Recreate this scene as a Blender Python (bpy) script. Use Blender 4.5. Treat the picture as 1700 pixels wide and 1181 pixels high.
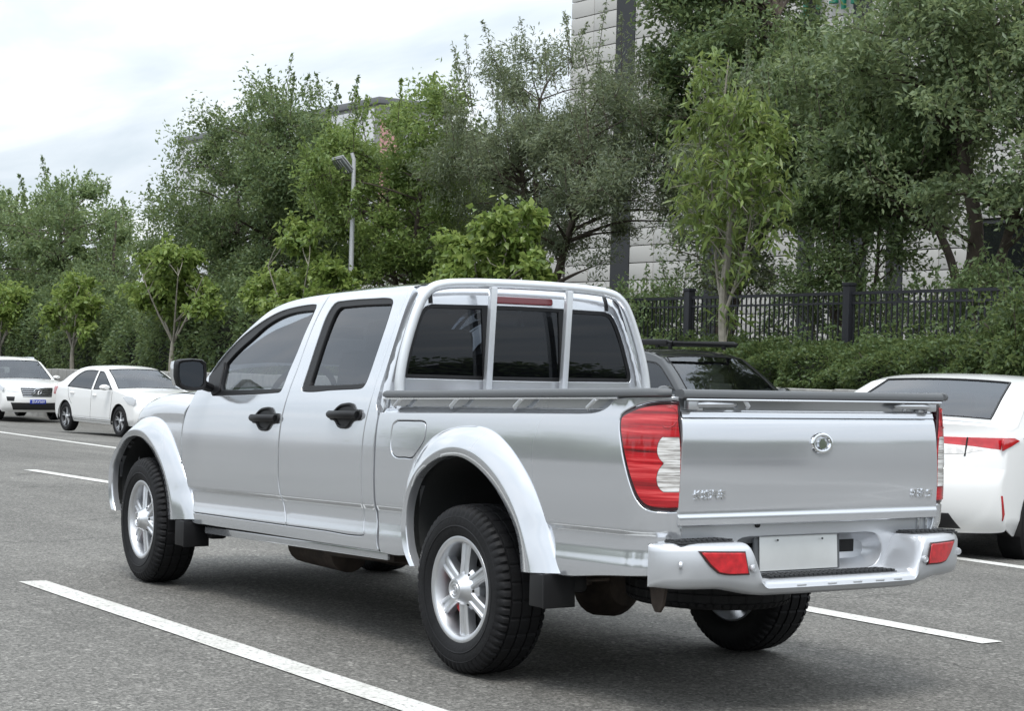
import bpy, bmesh, math, random
import numpy as np
from mathutils import Vector, Matrix
from mathutils.geometry import delaunay_2d_cdt

S = bpy.context.scene
for _o in list(bpy.data.objects): bpy.data.objects.remove(_o)
COL = S.collection
rng = np.random.default_rng(7)
random.seed(7)
PI = math.pi

# ------------------------------------------------------------------ camera
CAM_LOC = Vector((-6.4791, 4.9574, 1.3080))
YAW, PITCH, ROLL = -0.5922, 0.0023, 0.0266
fw = Vector((math.cos(PITCH)*math.cos(YAW), math.cos(PITCH)*math.sin(YAW), math.sin(PITCH)))
rt = Vector((math.sin(YAW), -math.cos(YAW), 0))
up = rt.cross(fw)
rt, up = rt*math.cos(ROLL)+up*math.sin(ROLL), up*math.cos(ROLL)-rt*math.sin(ROLL)
cam = bpy.data.cameras.new('camera'); cam.lens = 36*3082/1700; cam.sensor_width = 36
cam.clip_start = .05; cam.clip_end = 3000
camo = bpy.data.objects.new('camera', cam); COL.objects.link(camo); S.camera = camo
M = Matrix((rt, up, -fw)).transposed().to_4x4(); M.translation = CAM_LOC
camo.matrix_world = M

# ------------------------------------------------------------------ sky, sun, exposure
SUN_EL, SUN_AZ = math.radians(62), math.radians(140)      # azimuth measured from +X
w = bpy.data.worlds.new('World'); S.world = w; w.use_nodes = True
nt = w.node_tree; nt.nodes.clear()
def N(tree, kind, **kw):
    n = tree.nodes.new(kind)
    for k, v in kw.items(): setattr(n, k, v)
    return n
sky = N(nt, 'ShaderNodeTexSky', sky_type='NISHITA', sun_disc=False, sun_elevation=SUN_EL, sun_rotation=PI/2-SUN_AZ)
tc = N(nt, 'ShaderNodeTexCoord'); sep = N(nt, 'ShaderNodeSeparateXYZ')
nt.links.new(tc.outputs['Generated'], sep.inputs[0])
zz = N(nt, 'ShaderNodeMath', operation='MAXIMUM'); zz.inputs[1].default_value = 0.0
nt.links.new(sep.outputs[2], zz.inputs[0])
za = N(nt, 'ShaderNodeMath', operation='ADD'); za.inputs[1].default_value = .12
nt.links.new(zz.outputs[0], za.inputs[0])
dv = N(nt, 'ShaderNodeVectorMath', operation='DIVIDE'); cmb = N(nt, 'ShaderNodeCombineXYZ')
for i in range(3): nt.links.new(za.outputs[0], cmb.inputs[i])
nt.links.new(tc.outputs['Generated'], dv.inputs[0]); nt.links.new(cmb.outputs[0], dv.inputs[1])
mpv = N(nt, 'ShaderNodeMapping'); mpv.inputs['Scale'].default_value = (1.0, 2.2, 0.0); mpv.inputs['Rotation'].default_value = (0, 0, .55)
nt.links.new(dv.outputs[0], mpv.inputs[0])
n1 = N(nt, 'ShaderNodeTexNoise'); n1.inputs['Scale'].default_value = 1.35; n1.inputs['Detail'].default_value = 7; n1.inputs['Roughness'].default_value = .52
n1.inputs['Distortion'].default_value = .35
nt.links.new(mpv.outputs[0], n1.inputs['Vector'])
r1 = N(nt, 'ShaderNodeValToRGB')
r1.color_ramp.elements[0].position = .30; r1.color_ramp.elements[0].color = (4.5, 5.05, 5.55, 1)
r1.color_ramp.elements[1].position = .70; r1.color_ramp.elements[1].color = (6.9, 7.05, 7.15, 1)
e = r1.color_ramp.elements.new(.50); e.color = (5.4, 5.85, 6.3, 1)
nt.links.new(n1.outputs[0], r1.inputs[0])
mx = N(nt, 'ShaderNodeMix', data_type='RGBA'); mx.inputs[0].default_value = .94
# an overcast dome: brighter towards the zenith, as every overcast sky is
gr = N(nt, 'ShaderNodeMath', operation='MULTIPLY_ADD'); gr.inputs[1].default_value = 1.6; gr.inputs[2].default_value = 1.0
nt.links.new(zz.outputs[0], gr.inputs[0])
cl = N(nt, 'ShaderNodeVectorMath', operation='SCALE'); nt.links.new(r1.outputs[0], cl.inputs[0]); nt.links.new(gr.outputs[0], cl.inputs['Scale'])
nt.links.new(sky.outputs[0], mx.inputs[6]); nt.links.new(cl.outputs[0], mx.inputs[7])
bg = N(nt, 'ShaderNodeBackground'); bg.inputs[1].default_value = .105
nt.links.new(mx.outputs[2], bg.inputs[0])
wo = N(nt, 'ShaderNodeOutputWorld'); nt.links.new(bg.outputs[0], wo.inputs[0])

sl = bpy.data.lights.new('sun', 'SUN'); sl.energy = 1.5; sl.angle = math.radians(20); sl.color = (1, .97, .93)
so = bpy.data.objects.new('sun', sl); COL.objects.link(so)
sd = Vector((math.cos(SUN_EL)*math.cos(SUN_AZ), math.cos(SUN_EL)*math.sin(SUN_AZ), math.sin(SUN_EL)))
so.rotation_euler = sd.to_track_quat('Z', 'Y').to_euler(); so.location = sd*60

S.view_settings.view_transform = 'Standard'; S.view_settings.look = 'None'
S.view_settings.exposure = 0.45; S.view_settings.gamma = 1.0; S.view_settings.use_curve_mapping = False
S.cycles.max_bounces = 8; S.cycles.transparent_max_bounces = 12
S.cycles.glossy_bounces = 4; S.cycles.transmission_bounces = 6; S.cycles.diffuse_bounces = 3

# ------------------------------------------------------------------ materials
MATS = {}
def mat(name, col, rough=.5, metal=0., coat=0., spec=.5, bump=0., bscale=80., vary=0., vscale=3., trans=0., ior=1.45, coat_rough=.03, alpha=1., emit=0.):
    if name in MATS: return MATS[name]
    m = bpy.data.materials.new(name); m.use_nodes = True; t = m.node_tree
    b = t.nodes['Principled BSDF']
    b.inputs['Base Color'].default_value = (*col, 1); b.inputs['Roughness'].default_value = rough
    b.inputs['Metallic'].default_value = metal; b.inputs['Coat Weight'].default_value = coat
    b.inputs['Coat Roughness'].default_value = coat_rough; b.inputs['Specular IOR Level'].default_value = spec
    b.inputs['Transmission Weight'].default_value = trans; b.inputs['IOR'].default_value = ior
    b.inputs['Alpha'].default_value = alpha
    if emit: b.inputs['Emission Color'].default_value = (*col, 1); b.inputs['Emission Strength'].default_value = emit
    if vary or bump:
        c = N(t, 'ShaderNodeTexCoord')
    if vary:
        n = N(t, 'ShaderNodeTexNoise'); n.inputs['Scale'].default_value = vscale; n.inputs['Detail'].default_value = 6; n.inputs['Roughness'].default_value = .6
        t.links.new(c.outputs['Object'], n.inputs['Vector'])
        r = N(t, 'ShaderNodeValToRGB')
        r.color_ramp.elements[0].position = .3; r.color_ramp.elements[1].position = .7
        r.color_ramp.elements[0].color = (*[max(0, x*(1-vary)) for x in col], 1)
        r.color_ramp.elements[1].color = (*[min(1, x*(1+vary)) for x in col], 1)
        t.links.new(n.outputs[0], r.inputs[0]); t.links.new(r.outputs[0], b.inputs['Base Color'])
    if bump:
        n = N(t, 'ShaderNodeTexNoise'); n.inputs['Scale'].default_value = bscale; n.inputs['Detail'].default_value = 4
        t.links.new(c.outputs['Object'], n.inputs['Vector'])
        bp = N(t, 'ShaderNodeBump'); bp.inputs['Strength'].default_value = bump; bp.inputs['Distance'].default_value = .01
        t.links.new(n.outputs[0], bp.inputs['Height']); t.links.new(bp.outputs[0], b.inputs['Normal'])
    MATS[name] = m; return m
def paint(name, col, metal, rough, flake=.25):
    m = mat(name, col, rough, metal, coat=1.0, coat_rough=.025)
    t = m.node_tree; b = t.nodes['Principled BSDF']
    c = N(t, 'ShaderNodeTexCoord'); n = N(t, 'ShaderNodeTexNoise'); n.inputs['Scale'].default_value = 5; n.inputs['Detail'].default_value = 3
    t.links.new(c.outputs['Object'], n.inputs['Vector'])
    mr = N(t, 'ShaderNodeMapRange'); mr.inputs[3].default_value = rough*.85; mr.inputs[4].default_value = rough*1.2
    t.links.new(n.outputs[0], mr.inputs[0]); t.links.new(mr.outputs[0], b.inputs['Roughness'])
    # a thin film of road dust low on the body
    return m
def tinted(name, col, opac, rough=.0, ior=1.62):
    # thin automotive glass: tinted see-through with mirror-like reflection
    m = bpy.data.materials.new(name); m.use_nodes = True; t = m.node_tree; t.nodes.clear()
    tr = N(t, 'ShaderNodeBsdfTransparent'); tr.inputs[0].default_value = (*col, 1)
    df = N(t, 'ShaderNodeBsdfDiffuse'); df.inputs[0].default_value = (.02, .022, .025, 1)
    gl = N(t, 'ShaderNodeBsdfGlossy'); gl.inputs['Roughness'].default_value = rough; gl.inputs[0].default_value = (.92, .95, 1, 1)
    m1 = N(t, 'ShaderNodeMixShader'); m1.inputs[0].default_value = opac
    t.links.new(tr.outputs[0], m1.inputs[1]); t.links.new(df.outputs[0], m1.inputs[2])
    fr = N(t, 'ShaderNodeFresnel'); fr.inputs[0].default_value = ior
    m2 = N(t, 'ShaderNodeMixShader'); t.links.new(fr.outputs[0], m2.inputs[0])
    t.links.new(m1.outputs[0], m2.inputs[1]); t.links.new(gl.outputs[0], m2.inputs[2])
    o = N(t, 'ShaderNodeOutputMaterial'); t.links.new(m2.outputs[0], o.inputs[0])
    MATS[name] = m; return m
SILVER = paint('silver_paint', (.655, .673, .705), .70, .125)
SILVER_B = paint('bumper_silver', (.56, .575, .60), .55, .32)
MATS['bumper_silver'].node_tree.nodes['Principled BSDF'].inputs['Coat Weight'].default_value = .35
MATS['bumper_silver'].node_tree.nodes['Principled BSDF'].inputs['Coat Roughness'].default_value = .18
WHITE = paint('white_paint', (.80, .80, .79), 0., .35)
BLACKP = paint('black_paint', (.012, .013, .015), 0., .3)
BLACK = mat('black_plastic', (.011, .011, .012), .45, spec=.35, bump=.08, bscale=300)
GREYP = mat('grey_plastic', (.10, .105, .11), .5, bump=.12, bscale=250)
RUBBER = mat('tyre_rubber', (.010, .010, .011), .62, spec=.28, bump=.2, bscale=60, vary=.3, vscale=9)
ALLOY = mat('alloy', (.66, .67, .69), .36, .9, vary=.06, vscale=12)
CHROME = mat('chrome', (.85, .86, .88), .08, 1.0)
DARK = mat('underbody', (.012, .012, .012), .8, vary=.4, vscale=8)
RUST = mat('rusty_steel', (.045, .033, .026), .75, bump=.3, bscale=40, vary=.5, vscale=14)
STEEL = mat('dull_steel', (.25, .25, .245), .5, .8, vary=.2, vscale=20)
SEATM = mat('seat_cloth', (.035, .036, .04), .85, bump=.2, bscale=200)
TREADM = mat('step_rubber', (.03, .031, .033), .6)
REDL = mat('red_lens', (.55, .006, .012), .12, coat=1., trans=.0)
PLATEM = mat('blank_plate', (.62, .63, .62), .38, .25, vary=.05, vscale=6)
REDP = mat('red_caliper', (.55, .02, .03), .4)
GLASS_S = tinted('side_glass', (.36, .39, .40), .08, 0., 1.85)
GLASS_R = tinted('privacy_glass', (.10, .11, .12), .12, 0., 1.48)
GLASS_W = tinted('windscreen_glass', (.75, .8, .79), .05, 0., 1.8)
MIRROR = mat('mirror_silver', (.22, .235, .25), .03, 1.0)

# ------------------------------------------------------------------ mesh helpers
def link(o, parent=None):
    COL.objects.link(o)
    if parent is not None: o.parent = parent
    return o
def mesh_obj(name, V, F, m, parent=None, smooth=True, angle=None, normals=None):
    me = bpy.data.meshes.new(name); me.from_pydata([tuple(v) for v in V], [], F)
    if m is not None: me.materials.append(m)
    if smooth:
        me.shade_smooth()
        if angle is not None: me.set_sharp_from_angle(angle=math.radians(angle))
    if normals is not None: me.normals_split_custom_set_from_vertices([tuple(n) for n in normals])
    return link(bpy.data.objects.new(name, me), parent)
def np_obj(name, V, F, m, parent=None, smooth=False):
    # fast path: V (n,3), F (m,k) arrays
    me = bpy.data.meshes.new(name); k = F.shape[1]
    me.vertices.add(len(V)); me.vertices.foreach_set('co', np.ascontiguousarray(V, np.float32).ravel())
    me.loops.add(F.size); me.loops.foreach_set('vertex_index', np.ascontiguousarray(F, np.int32).ravel())
    me.polygons.add(len(F)); me.polygons.foreach_set('loop_start', np.arange(0, F.size, k, dtype=np.int32))
    me.update(calc_edges=True)
    if smooth: me.shade_smooth()
    if m is not None: me.materials.append(m)
    return link(bpy.data.objects.new(name, me), parent)
def empty(name, loc=(0, 0, 0), rz=0, parent=None):
    o = bpy.data.objects.new(name, None); o.location = loc; o.rotation_euler = (0, 0, rz); o.empty_display_size = .2
    return link(o, parent)
def tag(o, label=None, cat=None, group=None, kind=None):
    if label: o['label'] = label
    if cat: o['category'] = cat
    if group: o['group'] = group
    if kind: o['kind'] = kind
    return o
class MB:
    """collects shapes into one mesh"""
    def __init__(s): s.V = []; s.F = []
    def add(s, V, F):
        b = len(s.V); s.V += [tuple(v) for v in V]; s.F += [tuple(i+b for i in f) for f in F]; return s
    def box(s, c, d, bev=0., rot=None):
        bm = bmesh.new(); bmesh.ops.create_cube(bm, size=1)
        for v in bm.verts: v.co = Vector((v.co.x*d[0], v.co.y*d[1], v.co.z*d[2]))
        if bev: bmesh.ops.bevel(bm, geom=bm.edges[:], offset=min(bev, min(d)*.45), segments=2, affect='EDGES', profile=.6)
        if rot is not None: bmesh.ops.transform(bm, matrix=rot.to_4x4(), verts=bm.verts)
        for v in bm.verts: v.co += Vector(c)
        bm.verts.index_update()
        s.add([v.co.copy() for v in bm.verts], [[v.index for v in f.verts] for f in bm.faces]); bm.free(); return s
    def tube(s, path, r, n=10, cap=True, flat=1.0, upv=(0, 0, 1)):
        P = [Vector(p) for p in path]; k = len(P)
        R = r if isinstance(r, (list, tuple)) else [r]*k
        V = []; F = []; prev = None
        for i, p in enumerate(P):
            t = (P[min(i+1, k-1)]-P[max(i-1, 0)]).normalized()
            if prev is None:
                a = t.cross(Vector(upv))
                if a.length < 1e-4: a = t.cross(Vector((1, 0, 0)))
                a.normalize()
            else:
                a = (prev-t*prev.dot(t)).normalized()
            prev = a; b = t.cross(a)
            for j in range(n):
                an = 2*PI*j/n; V.append(p+a*math.cos(an)*R[i]+b*math.sin(an)*R[i]*flat)
        for i in range(k-1):
            for j in range(n):
                F.append((i*n+j, i*n+(j+1) % n, (i+1)*n+(j+1) % n, (i+1)*n+j))
        if cap:
            F.append(tuple(range(n-1, -1, -1))); F.append(tuple((k-1)*n+j for j in range(n)))
        return s.add(V, F)
    def lathe(s, prof, n=48, axis='y', c=(0, 0, 0), a0=0, a1=2*PI):
        full = abs(a1-a0-2*PI) < 1e-6; m = n if full else n+1; V = []; F = []
        for i in range(m):
            a = a0+(a1-a0)*i/n
            for (q, r) in prof:
                p = (r*math.sin(a), q, r*math.cos(a)) if axis == 'y' else ((q, r*math.sin(a), r*math.cos(a)) if axis == 'x' else (r*math.cos(a), r*math.sin(a), q))
                V.append((p[0]+c[0], p[1]+c[1], p[2]+c[2]))
        k = len(prof)
        for i in range(n):
            i2 = (i+1) % m
            for j in range(k-1): F.append((i*k+j, i2*k+j, i2*k+j+1, i*k+j+1))
        return s.add(V, F)
    def prism(s, poly, fa, fb):
        """poly: 2D loop; fa/fb map a 2D point to the two caps"""
        n = len(poly); V = [fa(*p) for p in poly]+[fb(*p) for p in poly]
        F = [tuple(range(n)), tuple(range(2*n-1, n-1, -1))]+[(i, (i+1) % n, n+(i+1) % n, n+i) for i in range(n)]
        return s.add(V, F)
    def grid(s, rows, closed=False):
        k = len(rows[0]); V = [p for r in rows for p in r]; F = []
        for i in range(len(rows)-1):
            for j in range(k if closed else k-1):
                j2 = (j+1) % k; F.append((i*k+j, i*k+j2, (i+1)*k+j2, (i+1)*k+j))
        return s.add(V, F)
    def out(s, name, m, parent=None, smooth=True, angle=35):
        return mesh_obj(name, s.V, s.F, m, parent, smooth, angle)
def fix_normals(o):
    bm = bmesh.new(); bm.from_mesh(o.data); bmesh.ops.recalc_face_normals(bm, faces=bm.faces); bm.to_mesh(o.data); bm.free(); return o

def spl(P, step=.025):
    """Catmull-Rom through points (centripetal-ish), resampled"""
    P = [np.array(p, float) for p in P]
    if len(P) == 2:
        n = max(1, int(np.linalg.norm(P[1]-P[0])/step)); return [P[0]+(P[1]-P[0])*i/n for i in range(n+1)]
    Q = [2*P[0]-P[1]]+P+[2*P[-1]-P[-2]]; out = []
    for i in range(1, len(Q)-2):
        p0, p1, p2, p3 = Q[i-1:i+3]; n = max(1, int(math.ceil(np.linalg.norm(p2-p1)/step)))
        d1 = np.linalg.norm(p2-p1)+1e-9; d0 = np.linalg.norm(p1-p0)+1e-9; d2 = np.linalg.norm(p3-p2)+1e-9
        m1 = ((p1-p0)/d0*d1+(p2-p1))/2*1.0; m2 = ((p3-p2)/d2*d1+(p2-p1))/2*1.0
        if i == 1: m1 = p2-p1
        if i == len(Q)-3: m2 = p2-p1
        for j in range(n):
            t = j/n; out.append(p1*(1+2*t)*(1-t)**2+m1*t*(1-t)**2+p2*t*t*(3-2*t)+m2*t*t*(t-1))
    out.append(P[-1]); return out
def loop(segs, step=.025):
    """closed 2D outline out of spline segments, joints are corners"""
    L = []
    for s in segs:
        for q in spl(s, step):
            if not L or np.linalg.norm(q-L[-1]) > 1e-3: L.append(q)
    if np.linalg.norm(L[0]-L[-1]) < 1e-3: L.pop()
    return np.array(L)
def area2(L):
    x, y = L[:, 0], L[:, 1]; return .5*np.sum(x*np.roll(y, -1)-np.roll(x, -1)*y)
def offset(L, d):
    """move a closed loop to its left by d (inwards for counter-clockwise loops)"""
    a = L-np.roll(L, 1, 0); b = np.roll(L, -1, 0)-L
    a /= np.linalg.norm(a, axis=1)[:, None]+1e-12; b /= np.linalg.norm(b, axis=1)[:, None]+1e-12
    na = np.stack([-a[:, 1], a[:, 0]], 1); nb = np.stack([-b[:, 1], b[:, 0]], 1)
    n = na+nb; ln = np.linalg.norm(n, axis=1)[:, None]; n = n/(ln+1e-9)
    c = np.clip((n*na).sum(1), .45, 1)[:, None]
    return L+n*d/c
def inside(P, L):
    x, y = P[:, 0][:, None], P[:, 1][:, None]; x0, y0 = L[:, 0], L[:, 1]; x1, y1 = np.roll(x0, -1), np.roll(y0, -1)
    c = ((y0 > y) != (y1 > y)) & (x < (x1-x0)*(y-y0)/(y1-y0+1e-15)+x0)
    return c.sum(1) % 2 == 1
def seg_dist(P, L):
    a = L; b = np.roll(L, -1, 0); ab = b-a; d = np.full(len(P), 1e9)
    for i in range(len(a)):
        t = np.clip(((P-a[i])@ab[i])/(ab[i]@ab[i]+1e-12), 0, 1); q = a[i]+t[:, None]*ab[i]
        d = np.minimum(d, np.linalg.norm(P-q, axis=1))
    return d
def panel(name, outline, fmap, m, parent=None, holes=(), grid=.035, inset=.0035, depth=.018, out=(0, 1, 0), bevel=True, hole_bevel=True, gv=None, vrows=None):
    """sheet-metal panel: the outline in the surface's own 2D parameters, mapped by fmap, rolled edges and flanges"""
    def fm(p): return Vector(fmap(float(p[0]), float(p[1])))
    def nrm(p):
        h = .002; a = fm((p[0]+h, p[1]))-fm((p[0]-h, p[1])); b = fm((p[0], p[1]+h))-fm((p[0], p[1]-h))
        n = a.cross(b)
        if n.length < 1e-12: return Vector(out)
        n.normalize(); return n
    L = np.array(outline)
    if area2(L) < 0: L = L[::-1]
    HS = [np.array(h) if area2(np.array(h)) < 0 else np.array(h)[::-1] for h in holes]    # clockwise
    rings = [(L, bevel)]+[(h, hole_bevel) for h in HS]
    inner = [offset(l, inset) if bv else l for l, bv in rings]
    if vrows is not None:
        vr = []
        for v in sorted(vrows):
            if not vr or v-vr[-1] > .0035: vr.append(v)
        wv = np.arange(len(vr))*grid*.8
        lo_, hi_ = min(vr[0], L[:, 1].min())-.01, max(vr[-1], L[:, 1].max())+.01
        ka = np.array([lo_]+vr[1:-1]+[hi_]) if len(vr) > 3 else np.array([lo_, hi_]); kb = np.arange(len(ka))*grid*.8
        def warp(l): l = np.array(l, float).reshape(-1, 2).copy(); l[:, 1] = np.interp(l[:, 1], ka, kb); return l
        def unwarp(l): l = np.array(l, float).reshape(-1, 2).copy(); l[:, 1] = np.interp(l[:, 1], kb, ka); return l
    else:
        warp = unwarp = lambda l: np.array(l, float).reshape(-1, 2)
    inner_w = [warp(l) for l in inner]
    allp = []; edges = []
    for l in inner_w:
        b = len(allp); n = len(l); allp += list(l); edges += [(b+i, b+(i+1) % n) for i in range(n)]
    lo, hi = L.min(0), L.max(0)
    gx, gy = np.meshgrid(np.arange(lo[0]+grid/2, hi[0], grid), np.arange(lo[1]+(gv or grid)/2, hi[1], gv or grid))
    if vrows is not None: gx, gy = np.meshgrid(np.arange(lo[0]+grid/2, hi[0], grid), np.array([v for v in vr if lo[1] < v < hi[1]]))
    G = warp(np.stack([gx.ravel(), gy.ravel()], 1))
    if len(G):
        k = inside(G, inner_w[0])
        for h in inner_w[1:]: k &= ~inside(G, h)
        G = G[k]
        if len(G):
            d = np.min([seg_dist(G, l) for l in inner_w], axis=0); G = G[d > (gv or grid)*.40]
    pts = [Vector((float(p[0]), float(p[1]))) for p in allp]+[Vector((float(p[0]), float(p[1]))) for p in G]
    vo, _, fo, *_ = delaunay_2d_cdt(pts, edges, [], 0, 1e-5)
    P2 = np.array([[v.x, v.y] for v in vo]); T = [f for f in fo]
    C = np.array([P2[list(f)].mean(0) for f in T]); k = inside(C, inner_w[0])
    for h in inner_w[1:]: k &= ~inside(C, h)
    T = [tuple(f) for f, q in zip(T, k) if q]
    P2 = unwarp(P2)
    V = [fm(p) for p in P2]; NR = [nrm(p) for p in P2]
    o3 = Vector(out); flip = sum(n.dot(o3) for n in NR) < 0
    if flip: NR = [-n for n in NR]
    F = []
    for f in T:
        a, b, c = V[f[0]], V[f[1]], V[f[2]]
        F.append(f if (b-a).cross(c-a).dot(NR[f[0]]) > 0 else f[::-1])
    for (l, bv), inn in zip(rings, inner):
        n = len(l); b = len(V)
        A = [fm(p) for p in inn]; NA = [nrm(p)*(-1 if flip else 1) for p in inn]
        B = [fm(p) for p in l]
        OD = []
        for i in range(n):
            t = B[(i+1) % n]-B[i-1]; od = t.cross(NA[i]); od.normalize()
            if flip: od = -od
            OD.append(od)
        B = [p-q*inset for p, q in zip(B, NA)] if bv else A
        Cc = [p-q*depth for p, q in zip(B, NA)]
        if bv:
            V += A; NR += NA; V += B; NR += [(q*.25+o*.97).normalized() for q, o in zip(NA, OD)]
            F += [(b+i, b+n+i, b+n+(i+1) % n, b+(i+1) % n) if not flip else (b+i, b+(i+1) % n, b+n+(i+1) % n, b+n+i) for i in range(n)]
        b2 = len(V); V += B; NR += OD; V += Cc; NR += OD
        F += [(b2+i, b2+n+i, b2+n+(i+1) % n, b2+(i+1) % n) if not flip else (b2+i, b2+(i+1) % n, b2+n+(i+1) % n, b2+n+i) for i in range(n)]
    return mesh_obj(name, V, F, m, parent, True, None, NR)
def mir(f, s):
    """the same surface on the other side of the vehicle"""
    if s > 0: return f
    def g(a, b):
        p = f(a, b); return (p[0], -p[1], p[2])
    return g
def rrect(x0, y0, x1, y1, r, n=5):
    L = []
    for cx, cy, a in ((x1-r, y1-r, 0), (x0+r, y1-r, PI/2), (x0+r, y0+r, PI), (x1-r, y0+r, 3*PI/2)):
        for i in range(n+1): t = a+PI/2*i/n; L.append((cx+r*math.cos(t), cy+r*math.sin(t)))
    return np.array(L)
def smooth01(t): t = min(1, max(0, t)); return t*t*(3-2*t)
_text_n = [0]
def text_mesh(txt, size, depth):
    cu = bpy.data.curves.new('lettering', 'FONT'); cu.body = txt; cu.size = size; cu.extrude = depth; cu.align_x = 'CENTER'; cu.align_y = 'CENTER'; cu.resolution_u = 2
    o = bpy.data.objects.new('lettering', cu); COL.objects.link(o)
    dg = bpy.context.evaluated_depsgraph_get(); me = bpy.data.meshes.new_from_object(o.evaluated_get(dg)); bpy.data.objects.remove(o)
    return me
# ------------------------------------------------------------------ pickup truck: surfaces
RK=.0302
def pw(tab,v):
    # monotone-ish cubic (Catmull-Rom with non-uniform tangents)
    n=len(tab)
    if v<=tab[0][0]: 
        s=(tab[1][1]-tab[0][1])/(tab[1][0]-tab[0][0]); return tab[0][1]+s*(v-tab[0][0])
    if v>=tab[-1][0]:
        s=(tab[-1][1]-tab[-2][1])/(tab[-1][0]-tab[-2][0]); return tab[-1][1]+s*(v-tab[-1][0])
    i=0
    while tab[i+1][0]<v: i+=1
    x0,y0=tab[i]; x1,y1=tab[i+1]; h=x1-x0; d=(y1-y0)/h
    dm=(y0-tab[i-1][1])/(x0-tab[i-1][0]) if i>0 else d
    dp=(tab[i+2][1]-y1)/(tab[i+2][0]-x1) if i+2<n else d
    m0=(0 if d*dm<=0 else 2*d*dm/(d+dm)) if i>0 else d
    m1=(0 if d*dp<=0 else 2*d*dp/(d+dp)) if i+2<n else d
    t=(v-x0)/h
    return y0*(1+2*t)*(1-t)**2+m0*h*t*(1-t)**2+y1*t*t*(3-2*t)+m1*h*t*t*(t-1)
SIDE=[(.30,.70),(.36,.745),(.41,.778),(.46,.792),(.52,.796),(.56,.791),(.60,.7875),(.628,.7875),(.639,.7885),(.645,.791),(.655,.7965),(.661,.7990),(.67,.8005),(.72,.8035),(.80,.806),(.88,.806),(.96,.803),(1.04,.796),(1.10,.788),(1.14,.780),(1.20,.764),(1.30,.731),(1.45,.680),(1.58,.632),(1.64,.604),(1.70,.56)]
def side(x,zb):            # cab and door skin, left
    y=pw(SIDE,zb)
    g=min(1,max(0,(zb-1.1)/.4))
    y-=.004*((x-1.2)/1.3)**2*(1-g)+g*(.016*max(0,x-1.2)**2)
    return (x,y,zb-RK*x)
CRX,CRA,CRB=-1.03,.185,.13
def bed(u,zb):             # bed skin; u=x until CRX then along the corner ellipse
    y=pw(SIDE,min(zb,1.12))-.004*((CRX-1.2)/1.3)**2
    if u>=CRX: return (u,pw(SIDE,min(zb,1.12))-.004*((u-1.2)/1.3)**2,zb-RK*u)
    t=min((CRX-u)/.25,1.25)*math.pi/2
    if t>math.pi/2:
        return (CRX-CRA,y-CRB-(t-math.pi/2)*.16,zb-RK*(CRX-CRA))
    x=CRX-CRA*math.sin(t); return (x,y-CRB*(1-math.cos(t)),zb-RK*x)
TG=[(.60,.0),(.66,.0),(.70,.000),(.710,.0004),(.722,.0050),(.734,.0056),(.78,.004),(.84,.001),(.90,.0),(.98,.002),(1.04,.008),(1.07,.016),(1.082,.026)]
def tail(y,zb):
    x=-1.222-.012*(1-(y/.67)**2)+pw(TG,zb)
    return (x,y,zb-RK*x)
def plane_x(X):
    return lambda y,zb:(X,y,zb-RK*X)
def plane_y(Y):
    return lambda x,zb:(x,Y,zb-RK*x)
# ------------------------------------------------------------------ pickup truck (rear axle at x=0, heading +X, its left is +Y)
truck = empty('pickup_truck', (0, 0, 0))
tag(truck, 'silver double-cab pickup truck with rear roll bar, standing in the foreground', 'pickup truck')
def zw(x, zb): return zb-RK*x
def B3(x, y, zb): return (x, y, zb-RK*x)
def shift(f, d):
    """surface moved outward by d (left side)"""
    def g(a, b):
        p = f(a, b); return (p[0], p[1]+d, p[2])
    return g
ROOF_EDGE = [(2.742,1.266),(2.668,1.352),(2.534,1.4635),(2.3765,1.5524),(2.257,1.605),(2.12,1.636),(1.94,1.655),(1.70,1.664),(1.408,1.667),(1.054,1.667),(.86,1.662)]
FD_FRONT = [(2.831,1.166),(2.848,1.110),(2.8816,1.0601),(2.8968,1.0098),(2.9050,.9544),(2.9,.8793),(2.8953,.8158),(2.888,.72),(2.866,.6352),(2.830,.5681),(2.78,.5226)]
MID = [(1.6443,.5175),(1.6606,.5631),(1.70,.65),(1.721,.72),(1.727,.80),(1.729,.90),(1.727,.95),(1.722,1.034),(1.707,1.127),(1.698,1.205),(1.69,1.27),(1.686,1.38),(1.676,1.4965),(1.656,1.583),(1.64,1.638),(1.635,1.6645)]
RD_REAR = [(.8698,.5262),(.884,.58),(.889,.66),(.890,.73),(.892,.818),(.8897,.9125),(.885,.9985),(.8744,1.066),(.864,1.134),(.860,1.2),(.858,1.3),(.856,1.43),(.8535,1.51),(.852,1.5775),(.851,1.642),(.851,1.6625)]
FWIN = [[(2.5909,1.1532),(2.2946,1.1567),(2.02,1.162),(1.8176,1.1688)],[(1.8176,1.1688),(1.79,1.178),(1.778,1.205),(1.772,1.27),(1.752,1.3644),(1.738,1.4751),(1.722,1.5484),(1.7185,1.59)],[(1.7185,1.59),(1.727,1.606),(1.754,1.6107),(1.7958,1.6119),(1.977,1.605),(2.125,1.5895),(2.227,1.5667),(2.354,1.527),(2.524,1.4533),(2.663,1.3467),(2.725,1.268)],[(2.725,1.268),(2.7016,1.2252),(2.6366,1.1803),(2.5909,1.1532)]]
FGLS = [[(2.505,1.1835),(2.04,1.1865),(1.788,1.191)],[(1.788,1.191),(1.783,1.2653),(1.763,1.3644),(1.752,1.4751),(1.745,1.579)],[(1.745,1.579),(1.8694,1.5796),(2.0008,1.5727),(2.1443,1.5492),(2.2768,1.5052),(2.3646,1.4592),(2.5116,1.3788),(2.5785,1.3254)],[(2.5785,1.3254),(2.5667,1.2858),(2.5411,1.2184),(2.505,1.1835)]]
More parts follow.
